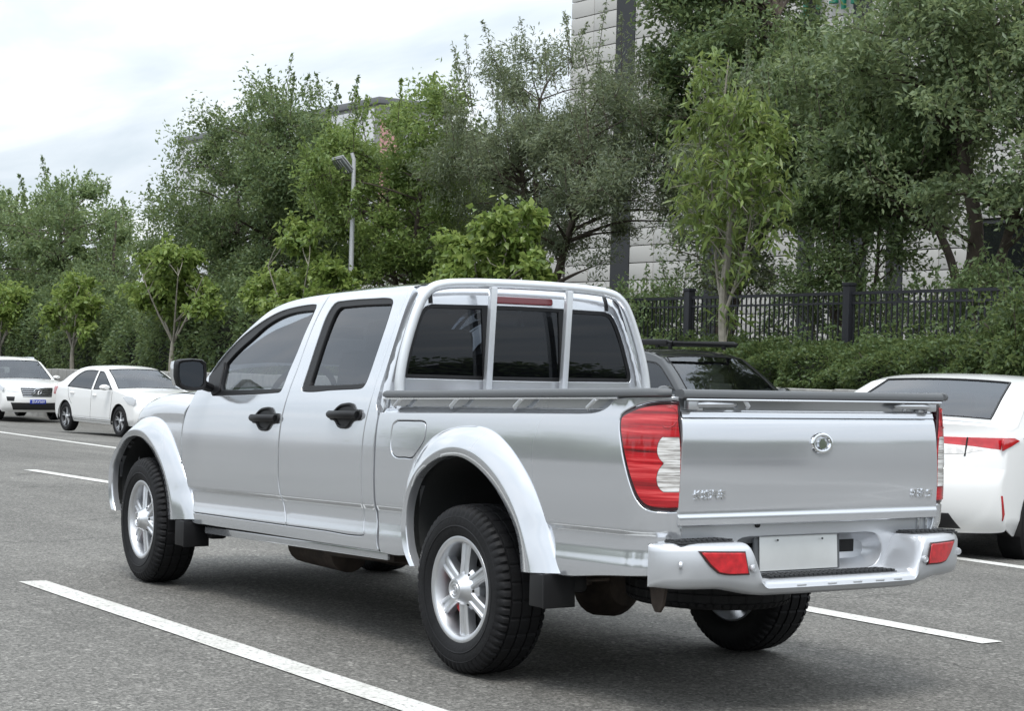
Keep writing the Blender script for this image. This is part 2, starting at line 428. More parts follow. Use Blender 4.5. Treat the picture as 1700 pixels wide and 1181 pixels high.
RWIN = [[(1.5787,1.1905),(1.5775,1.24),(1.5785,1.3023),(1.5807,1.4248),(1.5793,1.516),(1.5646,1.5703),(1.5391,1.6052),(1.5082,1.6151)],[(1.5082,1.6151),(1.3518,1.6174),(1.1697,1.615),(1.0094,1.6093),(.9676,1.5997),(.9494,1.5816)],[(.9494,1.5816),(.941,1.5121),(.9403,1.4135),(.943,1.3282),(.946,1.25),(.952,1.215),(.970,1.193),(1.0167,1.1853)],[(1.0167,1.1853),(1.2531,1.1802),(1.5318,1.1734),(1.566,1.1783),(1.5787,1.1905)]]
RGLS = [[(1.511,1.2035),(1.515,1.3195),(1.5155,1.4413),(1.5082,1.5227),(1.4932,1.5697),(1.4618,1.5845)],[(1.4618,1.5845),(1.2328,1.5853),(.973,1.5793)],[(.973,1.5793),(.961,1.526),(.957,1.414),(.958,1.32),(.961,1.235),(.968,1.214)],[(.968,1.214),(1.0762,1.2087),(1.511,1.2035)]]
CABGAP = [(.815,1.12),(.790,1.0762),(.787,1.0046),(.788,.9418),(.789,.8524),(.787,.7268),(.781,.6305),(.766,.5681),(.7555,.4793),(.742,.457)]

VR = sorted(set([round(v, 4) for v in list(np.arange(.40, 1.70, .022))+list(np.arange(.624, .676, .0045))+list(np.arange(.44, .56, .010))]))
FD = loop([[(2.78,.5226),(2.1907,.5199),(1.6443,.5175)], MID, [(1.635,1.6645),(1.70,1.664),(1.94,1.655),(2.12,1.636),(2.257,1.605),(2.3765,1.5524),(2.534,1.4635),(2.668,1.352),(2.742,1.266)], [(2.742,1.266),(2.831,1.166)], FD_FRONT])
RD = loop([[(1.6443,.5175),(1.267,.5167),(.9002,.5150),(.8807,.5180),(.8698,.5262)], RD_REAR, [(.851,1.6625),(1.054,1.667),(1.408,1.667),(1.635,1.6645)], MID[::-1]])
HAND = [[(.135,.000),(.10,.022),(.05,.050),(.005,.058),(-.07,.056),(-.10,.033),(-.155,.029)],[(-.155,.029),(-.166,0),(-.155,-.020)],[(-.155,-.020),(-.083,-.028),(-.052,-.054),(.035,-.055),(.08,-.026),(.125,-.018),(.135,0)]]
def door_handle(door, cx, cz, f, s):
    h = empty('door_handle', (0, 0, 0), 0, door)
    L = loop([[(cx+a, cz+b) for a, b in sg] for sg in HAND], .012)
    cup = offset(L if area2(L) > 0 else L[::-1], .014)
    base = panel('base', L, mir(shift(f, .012), s), BLACK, door, holes=[cup], grid=.03, inset=.004, depth=.014, out=(0, s, 0))
    def bowl(x, z):
        r = max(abs(x-cx)/.12, abs(z-cz)/.05); p = f(x, z); return (p[0], p[1]+.0035, p[2])
    bw = panel('handle_recess', cup, mir(bowl, s), BLACK, door, grid=.012, inset=.001, depth=.002, out=(0, s, 0))
    mb = MB(); pts = []
    for i in range(13):
        t = i/12; x = cx+.128-.27*t; yo = .016+.022*math.sin(PI*min(1, max(0, t*1.05)))
        p = f(x, cz+.004); pts.append((p[0], s*(p[1]+yo), p[2]))
    mb.tube(pts, [.013]+[.0165]*11+[.015], 10, flat=1.15)
    g = mb.out('grip', BLACK, door)
    bpy.data.objects.remove(h)
for s in (1, -1):
    sd_ = mir(side, s)
    for nm, outl, win, gls, hc in (('front_door', FD, FWIN, FGLS, (1.905, 1.0375)), ('rear_door', RD, RWIN, RGLS, (1.087, 1.062))):
        L = offset(outl if area2(outl) > 0 else outl[::-1], .0038)
        W = loop(win); G = loop(gls)
        d = panel(nm, L, sd_, SILVER, truck, holes=[W], out=(0, s, 0), depth=.025, grid=.045, vrows=VR)
        panel('window_frame', W, mir(shift(side, -.007), s), BLACK, d, holes=[G], grid=.05, inset=.004, depth=.02, out=(0, s, 0))
        Gi = offset(G if area2(G) > 0 else G[::-1], -.006)
        panel('window_glass', Gi, mir(shift(side, -.020), s), GLASS_S, d, grid=.06, inset=.001, depth=.002, out=(0, s, 0))
        door_handle(d, hc[0], hc[1], side, s)
    # body side: rear cab pillar running into the sill
    rr = [(p[0], p[1]) for p in RD_REAR]
    pil = loop([[(2.80,.494),(2.75,.470),(2.60,.4665),(2.029,.4642),(1.2716,.459),(.742,.457)], CABGAP[::-1], [(.815,1.12),(.815,1.3),(.818,1.45),(.822,1.6),(.825,1.655)], [(.825,1.655),(.851,1.6625)], RD_REAR[::-1], [(.8698,.5262),(.8807,.5180),(.9002,.5150),(1.267,.5167),(1.6443,.5175),(2.1907,.5199),(2.78,.5226)], [(2.78,.5226),(2.80,.494)]])
    panel('cab_side', pil, sd_, SILVER, truck, out=(0, s, 0), depth=.03, inset=.003, grid=.03, vrows=VR)
    mb = MB(); mb.box((1.72, s*.735, zw(1.72, .432)), (1.95, .014, .036), .003, Matrix.Rotation(RK, 3, 'Y')); mb.out('sill_flange', SILVER, truck)
    # added black backing sheet, its colour supplies the shade in the shut lines
    inn = loop([[(2.86,.53),(.80,.47)], [(.80,.47),(.84,1.13)], [(.84,1.13),(1.6,1.13),(2.80,1.13)], [(2.80,1.13),(2.86,.53)]])
    panel('shut_line_backing', inn, mir(shift(side, -.035), s), DARK, truck, grid=.15, inset=.001, depth=.002, out=(0, s, 0), bevel=False)
    mb = MB()   # pillars behind the frames
    for pth, r in (([(1.66, 1.12), (1.66, 1.4), (1.625, 1.63)], .03), ([(.87, 1.12), (.87, 1.4), (.865, 1.63)], .025), ([(1.0, 1.632), (1.6, 1.635), (2.1, 1.605)], .018)):
        mb.tube([(lambda q: (q[0], s*(q[1]-.035), q[2]))(side(*p)) for p in spl(pth, .06)], r, 8)
    mb.out('inner_pillar', BLACK, truck)

# roof, windscreen: spans from edge to edge
def across(edge, bul, nT=15, rnd=.03):
    rows = []
    n = len(edge)
    for i, (x, zb) in enumerate(edge):
        a = edge[max(0, i-1)]; b = edge[min(n-1, i+1)]
        t = Vector((b[0]-a[0], b[1]-a[1])); t.normalize(); nx, nz = t.y, -t.x
        if nz < 0 or (abs(nz) < .2 and nx < 0): nx, nz = -nx, -nz
        ye = side(x, zb)[1]-.004; row = []
        for j in range(nT):
            q = -math.cos(PI*j/(nT-1)); bb = bul(x)*(1-abs(q)**2.6)
            row.append(B3(x+nx*(bb-.005*abs(q)**8), ye*q, zb+nz*(bb-.005*abs(q)**8)))
        rows.append(row)
    return rows
edge = [tuple(q) for q in spl(ROOF_EDGE, .05)]
i0 = next(i for i, q in enumerate(edge) if q[0] < 2.27)
fix_normals(MB().grid(across(edge[:i0+1], lambda x: .10)).out('windscreen', GLASS_W, truck))
rf = edge[i0:]
fix_normals(MB().grid(across(rf, lambda x: .035+.012*min(1, (x-.8)/.5))).out('roof', SILVER, truck, angle=60))

# back of the cab
def cab_back(y, zb):
    ys = pw(SIDE, zb); x = .795+.026*max(0, (zb-1.2)/.38)**2
    d = min(1, max(0, (abs(y)-(ys-.075))/.075)); x += .055*(1-math.sqrt(max(0, 1-d*d)))
    ztop = 1.697-.032*(abs(y)/.6)**2.6; e_ = min(1, max(0, (zb-(ztop-.07))/.07)); x += .05*(1-math.sqrt(max(0, 1-e_*e_)))
    return (x, y, zw(x, zb))
def cb_edge(zb): return pw(SIDE, zb)-.0012
cb = [(cb_edge(z), z) for z in np.linspace(.95, 1.655, 24)]
top = [(y, 1.695-.034*(abs(y)/.6)**2.6-.002) for y in np.linspace(cb[-1][0]-.004, -(cb[-1][0]-.004), 25)]
CB = np.array(cb+top+[(-a, b) for a, b in cb[::-1]])
RW = loop([[(.640,1.236),(0,1.232),(-.640,1.236)], [(-.640,1.236),(-.648,1.252),(-.628,1.34),(-.590,1.46),(-.560,1.53),(-.535,1.565),(-.495,1.579)], [(-.495,1.579),(0,1.586),(.495,1.579)], [(.495,1.579),(.535,1.565),(.560,1.53),(.590,1.46),(.628,1.34),(.648,1.252),(.640,1.236)]])
cbk = panel('cab_back', CB, cab_back, SILVER, truck, holes=[RW], out=(-1, 0, 0), grid=.03, inset=.003, depth=.02, bevel=False)
def cbs(d): 
    def g(y, zb): p = cab_back(y, zb); return (p[0]+d, p[1], p[2])
    return g
RWi = offset(RW if area2(RW) > 0 else RW[::-1], .018)
panel('window_seal', RW, cbs(.004), BLACK, cbk, holes=[RWi], out=(-1, 0, 0), grid=.06, inset=.003, depth=.012)
panel('rear_window', offset(RWi, -.004), cbs(.010), GLASS_R, cbk, out=(-1, 0, 0), grid=.05, inset=.001, depth=.003)
for y0, dy in ((.205, .014), (-.235, .014)):
    st = loop([[(y0-.018,1.238),(y0+.018,1.238)],[(y0+.018,1.238),(y0+.018+.022*np.sign(y0)*0,1.574)],[(y0+.018,1.574),(y0-.018,1.574)],[(y0-.018,1.574),(y0-.018,1.238)]], .06)
    panel('window_divider', st, cbs(.002), BLACK, cbk, out=(-1, 0, 0), grid=.08, inset=.002, depth=.01)
bl = rrect(-.178, 1.598, .178, 1.632, .012)
panel('brake_light', bl, cbs(-.016), mat('dark_red_lens', (.16, .004, .010), .15, coat=1.), cbk, out=(-1, 0, 0), grid=.04, inset=.006, depth=.02)
for s in (1, -1):
    mb = MB(); pts = [cab_back(s*.505, z) for z in np.linspace(1.583, 1.655, 6)]
    mb.tube([(p[0]-.002, p[1], p[2]) for p in pts], .011, 6, flat=.4, upv=(1, 0, 0)); mb.out('roof_strip', BLACK, cbk)

# roll bar
rb = [(.706,1.16),(.704,1.22),(.684,1.33),(.644,1.46),(.604,1.56),(.572,1.615),(.53,1.650),(.47,1.668),(.38,1.677),(.2,1.684),(0,1.686)]
full = rb+[(-a, b) for a, b in rb[-2::-1]]
rbx = lambda zb: .742+.03*(zb-1.16)/.52
rollbar = MB().tube([B3(rbx(b), a, b) for a, b in spl(full, .03)], .0235, 14, flat=.82, upv=(1, 0, 0)).out('roll_bar', mat('satin_silver', (.66, .675, .69), .36, .7, coat=.4), truck)
for y in (.217, -.217):
    mb = MB(); mb.box(B3(.752, y, 1.418), (.03, .034, .50), .006, Matrix.Rotation(-.06, 3, 'Y')); mb.out('upright', MATS['satin_silver'], rollbar)
for s in (1, -1):
    mb = MB(); mb.box(B3(.742, s*.706, 1.168), (.09, .07, .014), .004); mb.out('foot', MATS['satin_silver'], rollbar)
    mb = MB(); mb.tube([B3(rbx(b)+.024, s*(a+.004), b) for a, b in spl(rb[1:7], .04)], .008, 6); mb.out('rubber_strip', BLACK, rollbar)

# interior
inr = mat('interior', (.03, .03, .033), .8)
MB().box(B3(1.9, 0, .60), (2.2, 1.45, .06)).out('cab_floor', inr, truck)
d_ = MB(); d_.box(B3(2.62, 0, 1.02), (.42, 1.40, .30), .06).box(B3(2.50, .36, 1.14), (.22, .42, .10), .04).box(B3(2.2, 0, .78), (.6, .22, .3), .04); d_.out('dashboard', inr, truck)
for x, y in ((1.75, .37), (1.75, -.37)):
    st = empty('front_seat', B3(x, y, .7), 0, truck)
    MB().box((.05, 0, .06), (.52, .50, .20), .07).out('cushion', SEATM, st)
    MB().box((-.26, 0, .38), (.18, .48, .62), .07, Matrix.Rotation(-.22, 3, 'Y')).out('backrest', SEATM, st)
    MB().box((-.36, 0, .74), (.10, .27, .19), .045, Matrix.Rotation(-.12, 3, 'Y')).out('headrest', SEATM, st)
st = empty('rear_bench', B3(1.05, 0, .7), 0, truck)
MB().box((.10, 0, .06), (.50, 1.36, .18), .07).out('cushion', SEATM, st)
MB().box((-.14, 0, .36), (.14, 1.36, .55), .06, Matrix.Rotation(-.12, 3, 'Y')).out('backrest', SEATM, st)
for y in (.38, -.38): MB().box((-.17, y, .70), (.09, .27, .15), .04).out('headrest', SEATM, st)
sw = empty('steering_wheel', B3(2.32, .37, 1.14), 0, truck); sw.rotation_euler = (0, -.42, 0)
MB().tube([(0, .19*math.cos(a), .19*math.sin(a)) for a in np.linspace(0, 2*PI, 33)], .016, 8, cap=False, upv=(1, 0, 0)).out('wheel_ring', BLACK, sw)
MB().box((.02, 0, -.01), (.06, .16, .13), .03).box((.02, 0, 0), (.02, .36, .035), .008).box((.02, 0, -.09), (.02, .04, .17), .008).out('spokes', BLACK, sw)
MB().box(B3(2.36, .10, 1.50), (.03, .22, .07), .015).out('rear_view_mirror', BLACK, truck)

# front fenders, bonnet, nose
SH = [(2.78,1.150),(2.9,1.163),(3.1,1.170),(3.3,1.160),(3.5,1.132),(3.65,1.095),(3.78,1.045),(3.88,.985),(3.95,.92),(3.99,.86)]
def fender(x, zb):
    y = pw(SIDE, min(zb, 1.0)); sh = pw(SH, x)
    y -= .34*max(0, (x-3.35)/.66)**2.6
    e_ = min(1, max(0, (zb-(sh-.115))/.115)); y -= .105*(1-math.sqrt(max(0, 1-e_*e_)))
    y -= .004*((x-1.2)/1.3)**2 if x < 3.0 else .004*(1.8/1.3)**2
    return (x, y, zw(x, zb))
FARCH = [(2.765,.50),(2.80,.585),(2.86,.70),(2.94,.80),(3.03,.885),(3.12,.945),(3.22,.982),(3.32,.992),(3.42,.990),(3.52,.965),(3.62,.915),(3.70,.845),(3.76,.76),(3.80,.66),(3.81,.56)]
FE = loop([FD_FRONT[::-1], [(2.831,1.166),(2.80,1.150)], [(2.80,1.152)]+[(a, b) for a, b in SH[1:]], [(3.99,.86),(3.99,.70),(3.98,.56)], [(3.98,.56),(3.81,.56)], FARCH[::-1], [(2.765,.50),(2.78,.5226)]])
shl = [tuple(q) for q in spl(SH, .04)]
hood_rows = []
for (x, zb) in shl:
    ye = fender(x, zb-.0005)[1]; row = []
    for j in range(17):
        q = -math.cos(PI*j/16); row.append(B3(x+.10*(1-q*q)*smooth01((x-3.5)/.45), ye*q, zb+.045*(1-abs(q)**2.2)*(1-.5*smooth01((x-3.3)/.6))))
    hood_rows.append(row)
fix_normals(MB().grid(hood_rows).out('bonnet', SILVER, truck, angle=60))
for s in (1, -1):
    panel('front_fender', offset(FE if area2(FE) > 0 else FE[::-1], .0026), mir(fender, s), SILVER, truck, out=(0, s, 0), grid=.03)
nose = MB(); rows = []
for zb in (.86, .80, .74):
    rows.append([B3(3.99+.10*(1-q*q), (fender(3.99, .82)[1]+.0)*q, zb) for q in [-math.cos(PI*j/16) for j in range(17)]])
nose.grid(rows); fix_normals(nose.out('grille', BLACK, truck))
for k in range(3):
    MB().tube([B3(4.0+.10*(1-q*q), .36*q, .845-.035*k) for q in np.linspace(-1, 1, 11)], .009, 6).out('grille_bar', CHROME, truck)
fb = []
for zb, o_ in ((.74, .02), (.70, .05), (.60, .06), (.50, .05), (.45, 0)):
    fb.append([B3(3.98+o_+.11*(1-q*q)-.16*abs(q)**6, (.60+.17*smooth01(.5))*q*1.1, zb) for q in [-math.cos(PI*j/20) for j in range(21)]])
fix_normals(MB().grid(fb).out('front_bumper', SILVER, truck))
for s in (1, -1):
    MB().box(B3(3.97, s*.50, .86), (.10, .22, .13), .04).out('headlight', mat('clear_lamp', (.75, .77, .8), .12, .4, coat=1.), truck)

# bed sides
BARCH = [(.49,.452),(.515,.52),(.520,.61),(.50,.70),(.46,.785),(.40,.855),(.33,.91),(.25,.95),(.14,.978),(.02,.988),(-.09,.980),(-.175,.958),(-.25,.922),(-.32,.875),(-.39,.81),(-.45,.74),(-.50,.665),(-.545,.585),(-.575,.51),(-.595,.462)]
LAMP_L = [(-1.2846,.735),(-1.187,.7352),(-1.1513,.7400),(-1.1247,.7520),(-1.1010,.7782),(-1.0755,.8287),(-1.0465,.9051),(-1.0220,.9735),(-.9985,1.0512),(-1.0028,1.0827),(-1.0341,1.1005),(-1.0924,1.1226),(-1.1596,1.1352),(-1.2444,1.1362)]
LAMP_R = [(-1.2444,1.1362),(-1.2571,1.08),(-1.2868,.96),(-1.2914,.8319),(-1.2846,.735)]
BS = loop([[(.7679,1.0805),(.7763,1.03),(.7767,.9257),(.7765,.7883),(.769,.6598),(.762,.60),(.745,.5376),(.738,.4674),(.7265,.4494)], [(.7265,.4494),(.60,.444),(.49,.452)], BARCH, [(-.595,.462),(-.64,.4574),(-.9144,.4777),(-1.285,.503)], [(-1.285,.503),(-1.2846,.735)], LAMP_L, [(-1.2444,1.1362),(-1.243,1.156)], [(-1.243,1.156),(-1.1,1.154),(-.9642,1.1503)], [(-.9642,1.1503),(-.935,1.133),(-.9094,1.116),(-.875,1.102),(-.8354,1.0945),(-.76,1.0905),(-.6867,1.0899),(-.33,1.088),(.1371,1.0855),(.7679,1.0805)]])
FUEL = [(.6009,1.0447),(.53,1.0455),(.4575,1.0451),(.3892,1.0441),(.362,1.0357),(.3532,1.0147),(.3547,.9795),(.3642,.9596),(.4092,.9167),(.4531,.8836),(.5177,.8822),(.5923,.8832),(.6244,.8977),(.6400,.9289),(.6430,.965),(.6417,1.0012),(.634,1.0294),(.6009,1.0447)]
lampmat = bpy.data.materials.new('tail_lamp_red'); lampmat.use_nodes = True
def _lamp(m, ramp, sc, bumpk, rough):
    t = m.node_tree; b = t.nodes['Principled BSDF']; c = N(t, 'ShaderNodeTexCoord'); mp = N(t, 'ShaderNodeMapping'); mp.inputs['Scale'].default_value = sc
    n = N(t, 'ShaderNodeTexNoise'); n.inputs['Scale'].default_value = 1; n.inputs['Detail'].default_value = 5; n.inputs['Roughness'].default_value = .62
    t.links.new(c.outputs['Object'], mp.inputs[0]); t.links.new(mp.outputs[0], n.inputs['Vector'])
    r = N(t, 'ShaderNodeValToRGB'); r.color_ramp.elements.remove(r.color_ramp.elements[0])
    for i, (p, cl) in enumerate(ramp):
        e = r.color_ramp.elements[0] if i == 0 else r.color_ramp.elements.new(p); e.position = p; e.color = (*cl, 1)
    t.links.new(n.outputs[0], r.inputs[0]); t.links.new(r.outputs[0], b.inputs['Base Color'])
    b.inputs['Roughness'].default_value = rough; b.inputs['Coat Weight'].default_value = 1; b.inputs['Coat Roughness'].default_value = .02
    bp = N(t, 'ShaderNodeBump'); bp.inputs['Strength'].default_value = bumpk; bp.inputs['Distance'].default_value = .01; t.links.new(n.outputs[0], bp.inputs['Height']); t.links.new(bp.outputs[0], b.inputs['Normal'])
_lamp(lampmat, [(.28, (.06, .001, .003)), (.42, (.30, .003, .008)), (.55, (.50, .008, .016)), (.70, (.78, .10, .10))], (2.0, 2.0, 70), .10, .22)
clearmat = bpy.data.materials.new('tail_lamp_clear'); clearmat.use_nodes = True
_lamp(clearmat, [(.30, (.16, .15, .14)), (.44, (.42, .40, .38)), (.56, (.72, .71, .69)), (.70, (.88, .88, .88))], (7, 7, 130), .3, .2)
darkred = mat('lamp_housing', (.035, .004, .008), .2, coat=1.)
CLEAR = loop([[(-1.2625,1.006),(-1.1891,1.006)], [(-1.1891,1.006),(-1.1789,.992),(-1.1736,.9712),(-1.1740,.948),(-1.1844,.9257),(-1.2016,.9097)], [(-1.2016,.9097),(-1.1842,.8874),(-1.1762,.8531),(-1.1862,.8191),(-1.2052,.8036)], [(-1.2052,.8036),(-1.276,.8031)], [(-1.276,.8031),(-1.278,.86),(-1.274,.95),(-1.2625,1.006)]], .015)
def lift(f, d):
    def g(u, z):
        p = Vector(f(u, z)); q = Vector(f(u+.003, z)); n = Vector((-(q-p).y, (q-p).x, 0)); n.normalize()
        if n.x > .2 or (abs(n.x) < .2 and n.y < 0): n = -n
        return tuple(p+n*d)
    return g
for s in (1, -1):
    Lb = offset(BS if area2(BS) > 0 else BS[::-1], .002)
    fl = np.array(spl(FUEL, .02))[:-1]
    bs = panel('bed_side', Lb, mir(bed, s), SILVER, truck, holes=[fl] if s > 0 else [], out=(0, s, 0), grid=.035, vrows=VR, inset=.005, depth=.042)
    if s > 0:
        fl2 = offset(fl if area2(fl) > 0 else fl[::-1], .004)
        panel('fuel_door', fl2, bed, SILVER, bs, out=(0, 1, 0), grid=.03, inset=.003, depth=.015)
        panel('fuel_door_gap', offset(fl if area2(fl) > 0 else fl[::-1], -.004), shift(bed, -.012), DARK, bs, out=(0, 1, 0), grid=.1, inset=.001, depth=.002, bevel=False)
    # rail recess: wall and ledge
    wl = rrect(-1.04, 1.04, .755, 1.152, .01)
    panel('recess_wall', wl, (lambda s: lambda x, zb: (x, s*.744, zw(x, zb)))(s), SILVER, bs, out=(0, s, 0), grid=.12, inset=.002, depth=.006)
    mb = MB(); mb.grid([[B3(x, s*y, z) for x in np.linspace(.755, -1.0, 14)] for y, z in ((.775, 1.078), (.764, 1.092), (.753, 1.100), (.746, 1.103), (.744, 1.108))]); fix_normals(mb.out('recess_ledge', SILVER, bs))
    # cap rail
    path = [(.748, .768), (.70, .772), (.3, .775), (-.4, .774), (-.95, .770), (-1.10, .760), (-1.165, .735), (-1.20, .700)]
    prof = [(-.032, -.006), (-.030, .010), (-.018, .0175), (.010, .017), (.022, .012), (.027, 0), (.026, -.010), (.018, -.015), (-.028, -.015)]
    P = spl(path, .04); rows = []
    for i, p in enumerate(P):
        a = P[max(0, i-1)]; b = P[min(len(P)-1, i+1)]; t = (b-a)/np.linalg.norm(b-a); nn = np.array([t[1], -t[0]])*-1
        if nn[1] < 0 and abs(nn[1]) > .3: nn = -nn
        if t[1] < -.3: nn = np.array([-abs(nn[0]), abs(nn[1])])
        k = 1 if 0 < i < len(P)-1 else .75
        rows.append([B3(p[0]+nn[0]*q*k, s*(p[1]+nn[1]*q*k), 1.1605+.006*(1-smooth01((p[0]+1.2)/2)) + r_*k) for q, r_ in prof])
    mb = MB().grid(rows, True); n_ = len(prof); mb.F += [tuple(range(n_)), tuple(range(len(mb.V)-n_, len(mb.V)))]
    rail = fix_normals(mb.out('bed_rail', GREYP, bs, angle=50))
    mb = MB(); mb.tube([B3(x, s*.786, 1.1435+.005*(1-smooth01((x+1.2)/2))) for x in np.linspace(.745, -.99, 12)], .0055, 6); mb.out('rail_lip', SILVER, bs)
    for x in (.625, .157, -.325, -.82):
        mb = MB(); mb.tube([B3(x-.032, s*.778, 1.146), B3(x-.028, s*.784, 1.142), B3(x+.028, s*.782, 1.108), B3(x+.034, s*.772, 1.104)], .0095, 8, flat=.55, upv=(0, 1, 0)); mb.out('tie_down_hook', ALLOY, bs)
    # tail lamp
    L = loop([LAMP_L, LAMP_R], .018)
    tl = panel('tail_light', L, mir(bed, s), darkred, truck, out=(0, s, 0), grid=.02, inset=.006, depth=.02)
    Lc = L if area2(L) > 0 else L[::-1]
    Li = offset(Lc, .0125)
    ce = CLEAR
    panel('red_lens', Li, mir(lift(bed, .005), s), lampmat, tl, holes=[ce], out=(0, s, 0), grid=.014, inset=.004, depth=.008, hole_bevel=False)
    panel('clear_lens', offset(ce if area2(ce) > 0 else ce[::-1], .0008), mir(lift(bed, .005), s), clearmat, tl, out=(0, s, 0), grid=.014, inset=.002, depth=.006)
    mb = MB(); mb.tube([lift(bed, .0062)(-1.205+.036*math.cos(a), 1.078+.038*math.sin(a)) for a in np.linspace(1.3, 5.2, 24)], .0018, 5); o_ = mb.out('lens_ring', lampmat, tl)
    if s < 0:
        for v in o_.data.vertices: v.co.y *= -1

# flares
def fl_y(z): return pw([(.40,.784),(.56,.788),(.63,.790),(.70,.800),(.86,.806),(1.1,.796)], z)
def flare(name, OUT, RID, INN, s, fsurf):
    n = 60
    def res(C):
        P = np.array(spl(C, .01)); d = np.r_[0, np.cumsum(np.linalg.norm(np.diff(P, axis=0), axis=1))]; t = np.linspace(0, d[-1], n)
        return np.stack([np.interp(t, d, P[:, 0]), np.interp(t, d, P[:, 1])], 1)
    O, R_, I = res(OUT), res(RID), res(INN); rows = []
    for k, w_, yo in ((0, 0, -.022), (0, 0, .004), (0, .08, .012), (0, .5, .030), (0, .92, .044), (0, 1, .046)):
        rows.append([(lambda q: B3(q[0], s*((fsurf(q[0], .86)[1]-.806+fl_y(q[1]))*(1-w_)+.803*w_+yo), q[1]))(O[i]*(1-w_)+R_[i]*w_) for i in range(n)])
    for w_, yv in ((.12, .848), (.9, .840), (1, .835)):
        rows.append([B3(*(lambda q: (q[0], s*yv, q[1]))(R_[i]*(1-w_)+I[i]*w_)) for i in range(n)])
    for yv in (.82, .775): rows.append([B3(I[i][0], s*yv, I[i][1]) for i in range(n)])
    mb = MB().grid(rows); k = len(rows)
    mb.F += [tuple(r*n for r in range(k)), tuple(r*n+n-1 for r in range(k-1, -1, -1))]
    o = fix_normals(mb.out(name, SILVER, truck, angle=40))
    # wheel-arch liner
    C = I.mean(0); lr = []
    for yv in (.80, .62, .36):
        lr.append([B3(C[0]+(p[0]-C[0])*1.0, s*yv, p[1]) for p in I])
    fix_normals(MB().grid(lr).out('arch_liner', mat('liner', (.022, .023, .023), .7, bump=.15, bscale=60), o))
    bw = MB(); pts = [B3(p[0], s*.36, p[1]) for p in I]; bw.add(pts, [tuple(range(n))]); bw.out('liner_wall', DARK, o, smooth=False)
RO = [(.455,.445),(.50,.50),(.526,.56),(.536,.63),(.52,.707),(.48,.79),(.4225,.868),(.3738,.918),(.3168,.958),(.2354,.995),(.1305,1.02),(.0114,1.03),(-.0977,1.0257),(-.1824,1.006),(-.259,.9706),(-.3348,.9234),(-.41,.861),(-.4775,.791),(-.5229,.7248),(-.5558,.6654),(-.6046,.5672),(-.632,.51),(-.655,.468)]
RR = [(.372,.420),(.424,.4793),(.448,.54),(.455,.60),(.44,.68),(.415,.745),(.3623,.8133),(.2714,.877),(.1744,.9185),(.0783,.9372),(-.017,.934),(-.111,.9134),(-.1966,.8786),(-.2813,.828),(-.35,.77),(-.396,.719),(-.434,.672),(-.496,.5606),(-.5287,.4643)]
RI = [(.350,.422),(.398,.48),(.420,.54),(.430,.60),(.422,.68),(.398,.74),(.3515,.8045),(.2701,.8553),(.1729,.8906),(.0845,.9016),(.0048,.8975),(-.0821,.8749),(-.1605,.8401),(-.2381,.7935),(-.2999,.743),(-.3725,.6713),(-.4225,.6003),(-.4439,.5317),(-.4544,.462)]
FO = [(3.845,.50),(3.85,.60),(3.82,.70),(3.77,.80),(3.70,.88),(3.5909,.9693),(3.5252,1.0018),(3.4328,1.0239),(3.367,1.0324),(3.2756,1.0333),(3.184,1.0163),(3.1054,.9816),(3.04,.937),(2.973,.8727),(2.915,.81),(2.845,.72),(2.80,.645),(2.7503,.5562),(2.7222,.4888)]
FR = [(3.75,.49),(3.79,.545),(3.808,.626),(3.797,.745),(3.74,.82),(3.685,.8621),(3.6345,.8996),(3.568,.9353),(3.488,.955),(3.38,.9567),(3.288,.9376),(3.207,.898),(3.127,.8437),(3.06,.785),(2.979,.69),(2.92,.5815),(2.898,.4796)]
FI = [(3.7156,.4867),(3.7567,.5415),(3.7815,.6259),(3.771,.7403),(3.718,.81),(3.667,.855),(3.617,.8874),(3.537,.9147),(3.443,.9218),(3.3627,.9129),(3.2817,.881),(3.2013,.8417),(3.15,.8057),(3.10,.765),(3.04,.695),(2.9948,.598),(2.962,.4791)]
for s in (1, -1):
    flare('rear_fender_flare', RO, RR, RI, s, lambda x, z: side(x, z))
    flare('front_fender_flare', FO, FR, FI, s, lambda x, z: fender(x, z))
    MB().box((-.615, s*.765, zw(-.6, .398)), (.012, .15, .135), .004, Matrix.Rotation(.04, 3, 'Y')).box((-.568, s*.828, zw(-.57, .398)), (.100, .020, .130), .006).box((-.58, s*.66, zw(-.55, .42)), (.06, .08, .07), .02).out('mud_flap', BLACK, truck)
    MB().box((2.755, s*.765, zw(2.75, .408)), (.012, .15, .140), .004).box((2.815, s*.826, zw(2.8, .410)), (.12, .020, .135), .006).box((2.72, s*.66, zw(2.72, .42)), (.06, .10, .08), .02).out('mud_flap', BLACK, truck)

# tailgate
def tgw(zb): return pw([(.683,.665),(.75,.668),(.92,.661),(1.075,.651),(1.09,.651)], zb)
zr_ = [.683,.690,.700,.706,.710,.714,.718,.722,.726,.730,.736,.745,.76,.78,.80,.82,.84,.86,.88,.90,.92,.94,.96,.98,1.0,1.02,1.035,1.05,1.06,1.068,1.075]
V = []; NRM = []; F = []; nc_ = 41
def tnrm(y, z):
    a = Vector(tail(y+.002, z))-Vector(tail(y-.002, z)); b = Vector(tail(y, z+.001))-Vector(tail(y, z-.001)); n = a.cross(b); n.normalize(); return n if n.x < 0 else -n
for z in zr_:
    for j in range(nc_):
        y = tgw(z)*(1-2*j/(nc_-1)); V.append(tail(y, z)); NRM.append(tnrm(y, z))
for i_ in range(len(zr_)-1):
    for j in range(nc_-1): F.append((i_*nc_+j, (i_+1)*nc_+j, (i_+1)*nc_+j+1, i_*nc_+j+1))
ring = [j for j in range(nc_)]+[k*nc_+nc_-1 for k in range(1, len(zr_))]+[(len(zr_)-1)*nc_+j for j in range(nc_-2, -1, -1)]+[k*nc_ for k in range(len(zr_)-2, 0, -1)]
